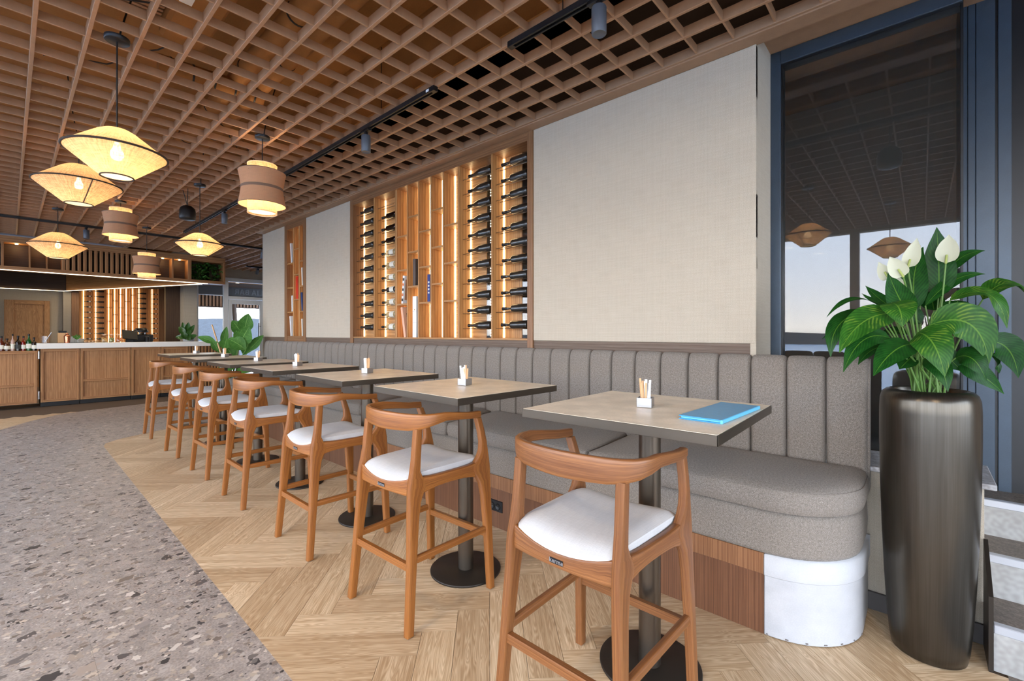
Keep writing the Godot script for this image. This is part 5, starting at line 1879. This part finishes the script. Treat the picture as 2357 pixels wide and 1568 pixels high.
	var at := func(u: float, dz: float) -> Vector3:
		var d := pixel_ray(u, 767.0)
		var k := (zc - dz) / d.z
		return Vector3(d.x * k, yt, zc - dz)
	var gl := thing("mixing_glass", "clear mixing glass with metal tongs on the white bar top", "glass", at.call(103, 0.12))
	var g := MB.new()
	g.lathe(PackedVector2Array([Vector2(0.001, 0.0), Vector2(0.05, 0.0), Vector2(0.055, 0.13), Vector2(0.052, 0.13), Vector2(0.047, 0.008), Vector2(0.001, 0.008)]), 24)
	obj("bowl", g, M.glass, gl)
	var tg := MB.new()
	tg.tube([Vector3(0, 0.02, 0), Vector3(0.09, 0.2, 0.0)], 0.006, 6)
	obj("tongs", tg, M.steel, gl)
	var cr := thing("wooden_box", "small wooden crate with black top on the bar", "box", at.call(144, 0.45))
	obj("body", spanm(Vector3(-0.07, 0, -0.05), Vector3(0.07, 0.19, 0.05), 0.003), M.kraft, cr)
	obj("lid", spanm(Vector3(-0.055, 0.19, -0.04), Vector3(0.055, 0.23, 0.04), 0.003), M.black, cr)
	var sh := thing("copper_shaker", "copper cocktail shaker on the bar top", "shaker", at.call(154.5, 0.12))
	g = MB.new()
	g.lathe(PackedVector2Array([Vector2(0.001, 0.0), Vector2(0.04, 0.0), Vector2(0.047, 0.12), Vector2(0.044, 0.135), Vector2(0.025, 0.16), Vector2(0.018, 0.165), Vector2(0.018, 0.185), Vector2(0.001, 0.19)]), 24)
	obj("body", g, M.copper, sh)
	for k in 3:
		var pl := thing("plate_stack", ["tall pile of white plates on the bar", "lower pile of white bowls on the bar", "pile of small white saucers on the bar"][k], "plates", at.call([170.0, 186.0, 178.0][k], [0.42, 0.38, 0.5][k]))
		for j in [6, 4, 3][k]:
			var pm := MB.new()
			var r: float = [0.085, 0.075, 0.06][k]
			pm.lathe(PackedVector2Array([Vector2(0.001, 0.0), Vector2(r * 0.6, 0.0), Vector2(r, 0.016), Vector2(r, 0.019), Vector2(r * 0.6, 0.005), Vector2(0.001, 0.005)]), 24)
			obj("plate", pm, M.paper, pl, Vector3(0, j * 0.02, 0))
	var hb := thing("herb_pot", "small glass of green herbs on the bar top", "herb", at.call(177, 0.12))
	g = MB.new()
	g.lathe(PackedVector2Array([Vector2(0.001, 0.0), Vector2(0.04, 0.0), Vector2(0.045, 0.07), Vector2(0.001, 0.07)]), 20)
	obj("cup", g, M.glass, hb)
	for k in 14:
		var lf := leaf_blade(bez(Vector3(0, 0.06, 0), Vector3(rng.randf_range(-0.05, 0.05), 0.12, rng.randf_range(-0.04, 0.04)), Vector3(rng.randf_range(-0.08, 0.08), rng.randf_range(0.08, 0.17), rng.randf_range(-0.05, 0.05)), 6), 0.028, Vector3(0.1, 0.4, 1))
		obj("leaf", lf, M.leaf_fig, hb)
	for k in 4:
		var bw := thing("snack_bowl", "small glass bowl of nuts in a row on the bar top", "bowl", at.call(197.0 + 8.5 * k, 0.10), 0.0, "small bowls on the bar top")
		g = MB.new()
		g.lathe(PackedVector2Array([Vector2(0.001, 0.0), Vector2(0.022, 0.0), Vector2(0.036, 0.04), Vector2(0.034, 0.04), Vector2(0.02, 0.006), Vector2(0.001, 0.006)]), 18)
		obj("bowl", g, M.glass, bw)
		var nt := MB.new()
		nt.lathe(PackedVector2Array([Vector2(0.001, 0.007), Vector2(0.022, 0.009), Vector2(0.031, 0.034), Vector2(0.016, 0.043), Vector2(0.001, 0.046)]), 14)
		obj("nuts", nt, M.kraft, bw)
	for k in 3:
		var jr := thing("glass_jar", ["glass jar of pale nuts on the bar top", "glass jar of green snacks, the middle of three", "glass jar of orange snacks on the bar top"][k], "jar", at.call(239.7 + 17.0 * k, 0.12), 0.0, "snack jars on the bar top")
		g = MB.new()
		g.lathe(PackedVector2Array([Vector2(0.001, 0.0), Vector2(0.056, 0.0), Vector2(0.058, 0.01), Vector2(0.058, 0.13), Vector2(0.045, 0.14), Vector2(0.045, 0.145)]), 24)
		obj("jar_wall", g, M.glass, jr)
		var ld := MB.new()
		ld.lathe(PackedVector2Array([Vector2(0.049, 0.145), Vector2(0.049, 0.16), Vector2(0.02, 0.166), Vector2(0.001, 0.166)]), 24)
		obj("lid", ld, M.glass, jr)
		var ct := MB.new()
		for j in 60:
			ct.box(Vector3(rng.randf_range(-0.036, 0.036), rng.randf_range(0.012, 0.09), rng.randf_range(-0.036, 0.036)), Vector3(0.02, 0.013, 0.014), Basis(Vector3(rng.randf(), rng.randf(), 1).normalized(), rng.randf() * 3))
		var co := obj("snacks", ct, mat([Color(0.80, 0.66, 0.42), Color(0.62, 0.62, 0.38), Color(0.82, 0.52, 0.30)][k], 0.8), jr)
		co.set_meta("kind", "stuff")
	var ps := thing("till_screen", "black angled till screen on the bar", "till", at.call(299, 0.24))
	var sc := MB.new()
	sc.box(Vector3(0, 0.15, 0), Vector3(0.26, 0.20, 0.02), Basis(Vector3.RIGHT, -0.45) * Basis(Vector3.UP, 0.3), 0.004)
	obj("screen", sc, M.black, ps)
	obj("stand", spanm(Vector3(-0.06, 0, -0.12), Vector3(0.06, 0.12, -0.02), 0.004), M.black_metal, ps)
	var cf := thing("coffee_machine", "chrome espresso machine parts rising above the bar top", "coffee machine", at.call(322, 0.52))
	obj("body", spanm(Vector3(-0.16, 0, -0.12), Vector3(0.22, 0.16, 0.1), 0.02), M.black_metal, cf)
	for k in 3:
		var ch := MB.new()
		ch.tube(bez(Vector3(-0.1 + 0.09 * k, 0.16, 0.02), Vector3(-0.1 + 0.09 * k, 0.32, 0.02), Vector3(-0.05 + 0.09 * k, 0.22, 0.1), 8), 0.012, 8)
		obj("spout", ch, M.steel, cf)
	var hd := MB.new()
	hd.lathe(PackedVector2Array([Vector2(0.12, 0.20), Vector2(0.13, 0.24), Vector2(0.09, 0.29), Vector2(0.0, 0.30)]), 24, Vector3(0.02, 0, 0))
	obj("hood", hd, M.black_metal, cf)
	var bp := thing("black_canister", "small black canister at the end of the bar top", "canister", at.call(339, 0.12))
	g = MB.new()
	g.lathe(PackedVector2Array([Vector2(0.001, 0.0), Vector2(0.038, 0.0), Vector2(0.042, 0.10), Vector2(0.045, 0.105), Vector2(0.02, 0.118), Vector2(0.001, 0.12)]), 20)
	obj("body", g, M.black_metal, bp)
	# canopy ring above the bar
	var zf := -11.40
	var cy := 2.42
	var cn := thing("bar_canopy", "hanging wooden canopy ring over the bar with niches, slats and light lines", "canopy", Vector3(1.2, cy, zf))
	var o := Vector3(1.2, cy, zf)
	var part := func(called: String, a: Vector3, c: Vector3, m: Material, bev := 0.002):
		return obj(called, spanm(a - o, c - o, bev), m, cn)
	part.call("bottom_rail", Vector3(-2.4, cy, zf - 0.30), Vector3(3.21, cy + 0.06, zf), M.bar_wood)
	part.call("top_rail", Vector3(-2.4, 2.88, zf - 0.30), Vector3(3.21, 2.99, zf), M.bar_wood)
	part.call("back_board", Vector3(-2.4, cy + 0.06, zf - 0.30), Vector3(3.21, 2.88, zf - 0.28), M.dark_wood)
	for xx in [[-1.4, -1.30], [-0.075, -0.045], [0.245, 0.265], [0.455, 0.47], [0.645, 0.69], [1.73, 1.99], [2.255, 2.28], [2.525, 2.585], [3.17, 3.21]]:
		part.call("upright", Vector3(xx[0], cy + 0.06, zf - 0.28), Vector3(xx[1], 2.88, zf - 0.002), M.bar_wood)
	for k in 14:
		part.call("slat", Vector3(0.70 + k * 0.075, cy + 0.062, zf - 0.05), Vector3(0.745 + k * 0.075, 2.878, zf - 0.004), M.bar_wood)
	for x in [0.1, 0.36, 0.555, 2.12, 2.40]:
		var sp := MB.new()
		sp.lathe(PackedVector2Array([Vector2(0.0, 2.868), Vector2(0.02, 2.868), Vector2(0.022, 2.879)]), 16, Vector3(x, 0, zf - 0.12) - o)
		obj("downlight", sp, M.led_soft, cn)
		omni(Vector3(x, 2.84, zf - 0.12), 0.012, 0.015, Color(1.0, 0.85, 0.6))
	# inner sides of the ring: right flank runs back, far side runs along x
	var fl := MB.new()
	fl.prism(PackedVector2Array([Vector2(2.84, zf - 0.28), Vector2(0.99, -16.12), Vector2(1.11, -16.16), Vector2(2.98, zf - 0.28)]), Vector3(0, cy, 0) - o, Vector3.RIGHT, Vector3.BACK, Vector3(0, 0.56, 0))
	obj("flank", fl, M.bar_wood, cn)
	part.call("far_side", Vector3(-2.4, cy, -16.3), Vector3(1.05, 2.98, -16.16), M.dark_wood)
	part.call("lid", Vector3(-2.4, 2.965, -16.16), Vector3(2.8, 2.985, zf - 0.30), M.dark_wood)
	part.call("light_line", Vector3(-2.4, cy - 0.012, zf - 0.03), Vector3(2.88, cy - 0.001, zf - 0.012), M.led_soft, 0.0)
	var ll := MB.new()
	ll.prism(PackedVector2Array([Vector2(2.80, zf - 0.20), Vector2(0.955, -16.05), Vector2(0.975, -16.06), Vector2(2.82, zf - 0.20)]), Vector3(0, cy - 0.012, 0) - o, Vector3.RIGHT, Vector3.BACK, Vector3(0, 0.011, 0))
	obj("light_line", ll, M.led_soft, cn)
	part.call("light_line", Vector3(-2.4, cy - 0.012, -16.15), Vector3(0.96, cy - 0.001, -16.13), M.led_soft, 0.0)
	strip_light(Vector3(0.6, cy - 0.02, zf - 0.02), 4.5, Vector3(0, -1, 0), 1.0, Vector3.RIGHT, Color(1, 0.9, 0.75))
	strip_light(Vector3(1.88, cy - 0.02, -13.8), 4.8, Vector3(0, -1, 0), 1.1, Vector3(1.845, 0, 4.45).normalized(), Color(1, 0.9, 0.75))
	# foliage box at the canopy corner
	var fb := thing("foliage_box", "dark box of green leaves set into the corner of the bar canopy", "plant box", Vector3(2.88, cy + 0.062, zf - 0.15))
	var tone := [M.leaf, M.leaf_fig, M.leaf_dark]
	for k in 150:
		var p := Vector3(rng.randf_range(-0.28, 0.27), rng.randf_range(0.02, 0.36), rng.randf_range(-0.11, 0.06))
		var lf := leaf_blade(bez(p, p + Vector3(rng.randf_range(-0.04, 0.04), 0.04, 0.04), p + Vector3(rng.randf_range(-0.08, 0.08), rng.randf_range(-0.05, 0.04), 0.06), 5), 0.038, Vector3(0, 0.5, 1))
		obj("leaf", lf, tone[k % 3], fb)
	# back wall door, pillars and wine wall
	var dr := setting("door_1", "oak door in the pale wall behind the bar", "door")
	obj("leaf", spanm(Vector3(0.10, 0.0, -16.44), Vector3(0.61, 2.06, -16.40), 0.003), M.door_wood, dr)
	for s in [[-0.06, 0.10], [0.61, 0.71]]:
		obj("jamb", spanm(Vector3(s[0], 0, -16.45), Vector3(s[1], 2.16, -16.37), 0.004), M.door_wood, dr)
	obj("head", spanm(Vector3(0.10, 2.06, -16.45), Vector3(0.61, 2.16, -16.37), 0.004), M.door_wood, dr)
	var pw := MB.new()
	pw.span(Vector3(0.94, 0, -16.45), Vector3(1.09, 3.0, -16.20))
	struct("wall_pier", pw, M.plaster, "pale pier between the oak door and the back bar", "wall")
	var bb := thing("back_bar", "lit wooden back bar with wine pegs and bright vertical light lines", "back bar", Vector3(2.06, 0.9, -16.2))
	var ob := Vector3(2.06, 0.9, -16.2)
	var bp2 := func(called: String, a: Vector3, c: Vector3, m: Material):
		return obj(called, spanm(a - ob, c - ob, 0.002), m, bb)
	bp2.call("side_panel", Vector3(1.09, 0.0, -16.44), Vector3(1.235, 2.40, -16.14), M.frame_wood)
	bp2.call("side_panel", Vector3(2.875, 0.0, -16.44), Vector3(3.05, 2.62, -16.14), M.frame_wood)
	bp2.call("back_panel", Vector3(1.235, 0.0, -16.36), Vector3(2.875, 2.62, -16.34), M.honey)
	bp2.call("worktop", Vector3(1.235, 0.98, -16.36), Vector3(2.875, 1.02, -16.0), M.dark_wood)
	for x in [1.485, 1.755, 1.885, 2.01, 2.13, 2.265, 2.405, 2.69]:
		bp2.call("divider", Vector3(x - 0.008, 1.02, -16.34), Vector3(x + 0.008, 2.60, -16.2), M.honey)
	for x in [1.328, 1.566, 1.825, 1.949, 2.071, 2.191, 2.328, 2.466, 2.758]:
		bp2.call("light_strip", Vector3(x - 0.007, 1.03, -16.335), Vector3(x + 0.007, 2.60, -16.322), M.led)
		strip_light(Vector3(x, 1.8, -16.30), 1.5, Vector3(0, 0, 1), 0.04)
	for c in 5:
		for y in [1.3, 1.67, 2.04, 2.4]:
			var x: float = [1.763, 1.893, 2.018, 2.138, 2.273][c]
			bp2.call("shelf", Vector3(x, y + (0.18 if c % 2 else 0.0) - 0.008, -16.34), Vector3(x + 0.115, y + (0.18 if c % 2 else 0.0) + 0.008, -16.21), M.honey)
	for c in 4:
		for r in 10:
			var x: float = [1.345, 1.585, 2.475, 2.775][c]
			var lie := Basis(Vector3(0, -1, 0), Vector3(-1, 0, 0), Vector3(0, 0, -1))
			if c == 3:
				lie = Basis(Vector3(0, -1, 0), Vector3(-1, 0, 0), Vector3(0, 0, -1))
			wine_bottle([0, 2, 2, 0][c], ["dark bottle on the back bar column beside the pale pier, %s row from below", "labelled bottle on the second back bar column, %s row from below", "labelled bottle on the back bar after the bright shelves, %s row from below", "dark bottle on the end column of the back bar, %s row from below"][c] % ORD[r], "back bar bottles column %s" % ["one", "two", "three", "four"][c], Vector3(x + (0.14 if c < 3 else 0.10), 1.20 + 0.14 * r, -16.26), lie, 0.5 if c in [0, 3] else 0.62)
	# dark panel imitating a shaded opening, and pale column to the entrance
	struct("wall_bar_end", spanm(Vector3(3.06, 0, -16.45), Vector3(3.14, 3.6, -13.62)), M.plaster, "plaster wall between the back bar and the porch", "wall")
	struct("door_2", spanm(Vector3(2.56, 0, -13.75), Vector3(2.85, 3.0, -13.6)), M.dark_wood, "dark panel standing in for the shaded opening beside the back bar", "doorway")
	struct("wall_column", spanm(Vector3(2.85, 0, -13.6), Vector3(3.13, 3.0, -13.3)), M.plaster, "pale plaster column between the bar and the entrance windows", "column")


# ------------------------------------------------------------------ entrance glass
func build_entrance() -> void:
	var z := -13.5
	var t := setting("window_3", "white framed entrance glazing with a side light and transom", "window")
	for s in [[3.13, 3.20, 0.0, 2.78], [3.75, 3.86, 0.0, 2.78], [5.3, 5.5, 0.0, 3.0]]:
		obj("mullion", spanm(Vector3(s[0], s[2], z - 0.04), Vector3(s[1], s[3], z + 0.04), 0.003), M.white_frame, t)
	obj("head", spanm(Vector3(3.13, 2.70, z - 0.05), Vector3(5.5, 2.80, z + 0.05), 0.003), M.white_frame, t)
	obj("transom", spanm(Vector3(3.86, 2.24, z - 0.05), Vector3(5.3, 2.32, z + 0.05), 0.003), M.white_frame, t)
	obj("fascia", spanm(Vector3(3.13, 2.80, z - 0.05), Vector3(5.5, 3.6, z + 0.0)), M.plaster, t)
	obj("glazing_bar", spanm(Vector3(3.20, 2.32, z - 0.02), Vector3(3.75, 2.34, z + 0.02)), M.white_frame, t)
	obj("pane", spanm(Vector3(3.20, 0.0, z - 0.004), Vector3(3.75, 2.70, z + 0.004)), M.glass, t)
	obj("pane", spanm(Vector3(3.86, 2.32, z - 0.004), Vector3(5.3, 2.70, z + 0.004)), M.glass, t)
	var d := setting("door_3", "white framed glass entrance door with a tall pull handle", "door")
	obj("stile", spanm(Vector3(3.87, 0.0, z - 0.03), Vector3(3.95, 2.23, z + 0.03), 0.004), M.white_frame, d)
	obj("stile", spanm(Vector3(4.62, 0.0, z - 0.03), Vector3(4.71, 2.23, z + 0.03), 0.004), M.white_frame, d)
	obj("rail", spanm(Vector3(3.95, 2.12, z - 0.03), Vector3(4.62, 2.23, z + 0.03), 0.004), M.white_frame, d)
	obj("rail", spanm(Vector3(3.95, 0.0, z - 0.03), Vector3(4.62, 0.14, z + 0.03), 0.004), M.white_frame, d)
	obj("pane", spanm(Vector3(3.95, 0.14, z - 0.004), Vector3(4.62, 2.12, z + 0.004)), M.glass, d)
	var h := MB.new()
	h.tube([Vector3(4.58, 1.0, z + 0.07), Vector3(4.58, 1.62, z + 0.07)], 0.013, 10)
	for y in [1.08, 1.54]:
		h.tube([Vector3(4.58, y, z + 0.07), Vector3(4.64, y, z + 0.03)], 0.009, 8)
	obj("pull_handle", h, M.black_metal, d)
	obj("pane", spanm(Vector3(4.72, 0.0, z - 0.004), Vector3(5.3, 2.24, z + 0.004)), M.glass, d)
	# porch outside with sign and slats
	var po := setting("ceiling_porch", "brown porch ceiling beyond the entrance with small downlights", "ceiling")
	obj("soffit", spanm(Vector3(3.14, 2.95, -17.5), Vector3(9.5, 3.05, -13.55)), M.plenum, po)
	obj("bulkhead", spanm(Vector3(3.14, 2.16, -16.45), Vector3(9.5, 2.95, -16.37)), M.dark_wood, po)
	for q in [[3.9, -14.6], [4.6, -14.9], [5.3, -14.5], [3.5, -15.6], [4.9, -16.2]]:
		var m := MB.new()
		m.lathe(PackedVector2Array([Vector2(0.0, 2.945), Vector2(0.05, 2.945), Vector2(0.055, 2.952)]), 16, Vector3(q[0], 0, q[1]))
		obj("downlight", m, M.led_soft, po)
	var sg := thing("fascia_sign", "dark sign board with grey letters LIA BAR seen from behind through the transom", "sign", Vector3(5.0, 2.66, -16.2))
	obj("board", spanm(Vector3(-1.8, -0.12, -0.03), Vector3(2.6, 0.14, 0.0)), M.sign_band, sg)
	text(sg, "LIA BAR", Vector3(0.24, 0.0, 0.004), Basis(Vector3(-1, 0, 0), Vector3.UP, Vector3(0, 0, -1)), 0.17, M.sign_letter, "lettering", 0.006)
	var ps := thing("porch_screen", "row of upright wooden slats below the sign beyond the entrance", "screen", Vector3(4.9, 2.2, -16.3))
	for k in 42:
		obj("slat", spanm(Vector3(-1.6 + k * 0.095, -0.02, -0.03), Vector3(-1.545 + k * 0.095, 0.32, 0.0), 0.002), M.frame_wood, ps)
	obj("rail", spanm(Vector3(-1.6, -0.05, -0.05), Vector3(2.4, -0.02, 0.02)), M.dark_wood, ps)
	var pc := thing("porch_post", "slanted dark timber post outside the entrance door", "post", Vector3(4.75, 0, -15.8))
	var m2 := MB.new()
	m2.sweep([Vector3(0.05, 0, 0), Vector3(-0.08, 2.3, 0)], rrect(0.12, 0.12, 0.01, 1), Vector3.BACK)
	obj("timber", m2, M.dark_wood, pc)
	struct("ground_porch", spanm(Vector3(2.9, -0.2, -19), Vector3(8, -0.01, -13.55)), M.terrace, "pale paving outside the entrance door", "paving")


# ------------------------------------------------------------------ far plants
func fig_plant(label: String, base: Vector3, pot: bool, leaves: Array, depth: float, m: Material) -> void:
	var t := thing("fig_plant", label, "plant", base)
	if pot:
		var p := MB.new()
		p.lathe(PackedVector2Array([Vector2(0.001, 0.0), Vector2(0.14, 0.0), Vector2(0.19, 0.42), Vector2(0.17, 0.42), Vector2(0.165, 0.38), Vector2(0.001, 0.38)]), 28)
		obj("pot", p, M.bronze_dark, t)
	else:
		var p := MB.new()
		p.lathe(PackedVector2Array([Vector2(0.001, 0.0), Vector2(0.10, 0.0), Vector2(0.12, 0.10), Vector2(0.10, 0.10), Vector2(0.001, 0.09)]), 24)
		obj("pot", p, M.white_paint, t)
	var root := Vector3(0, 0.4 if pot else 0.1, 0)
	for q in leaves:
		var a := seen_at(q[0], q[1], depth + q[5]) - base
		var e := seen_at(q[2], q[3], depth + q[5] - 0.05) - base
		var mid := (a + e) / 2 + Vector3(0, 0.03, 0) + (EYE - base).normalized() * 0.04
		var w: float = q[4] * depth / FOCAL
		var lf := obj("leaf", leaf_blade(bez(a, mid, e, 12), w, (EYE - base - mid).normalized() + Vector3(0, 0.3, 0), 0.2, 2), m, t)
		var st := MB.new()
		st.tube(bez(root, Vector3(a.x * 0.3, lerpf(root.y, a.y, 0.7), a.z * 0.3), a, 7), 0.009, 6, 0.005)
		obj("stalk", st, M.stem, lf)

func build_far_plants() -> void:
	fig_plant("broad leaved fig plant beyond the last bar table", Vector3(2.42, 0, -8.28), true, [
		[560, 772, 572, 722, 34, 0.0], [560, 776, 534, 738, 30, 0.05], [548, 800, 574, 752, 42, -0.15], [566, 806, 524, 780, 36, -0.2], [570, 812, 607, 772, 22, 0.0], [512, 800, 522, 752, 17, 0.1],
		[500, 792, 454, 776, 18, -0.05], [505, 812, 486, 784, 20, -0.1], [516, 806, 522, 778, 26, -0.2], [560, 818, 578, 780, 30, 0.1], [540, 830, 522, 800, 30, 0.1], [552, 842, 500, 850, 24, -0.1], [545, 850, 580, 856, 26, -0.1]], 7.35, M.leaf_fig)
	fig_plant("small dark rubber plant standing on the end of the bar top", Vector3(2.71, 1.164, -12.2), false, [
		[428, 772, 420, 742, 12, 0.0], [430, 772, 434, 742, 13, 0.02], [432, 774, 448, 748, 12, -0.05], [426, 774, 412, 752, 14, -0.05], [428, 780, 440, 760, 14, -0.1], [424, 780, 404, 776, 12, -0.1], [434, 782, 454, 772, 12, -0.1], [428, 782, 420, 764, 14, -0.15], [432, 784, 440, 776, 12, -0.15]], 9.98, M.leaf_dark)
	var cane := thing("bamboo_cane", "pale wooden cane leaning among the fig leaves", "cane", seen_at(508, 812, 7.2))
	var m := MB.new()
	m.tube([Vector3.ZERO, seen_at(488, 748, 7.3) - seen_at(508, 812, 7.2)], 0.011, 8)
	obj("rod", m, M.kraft, cane)
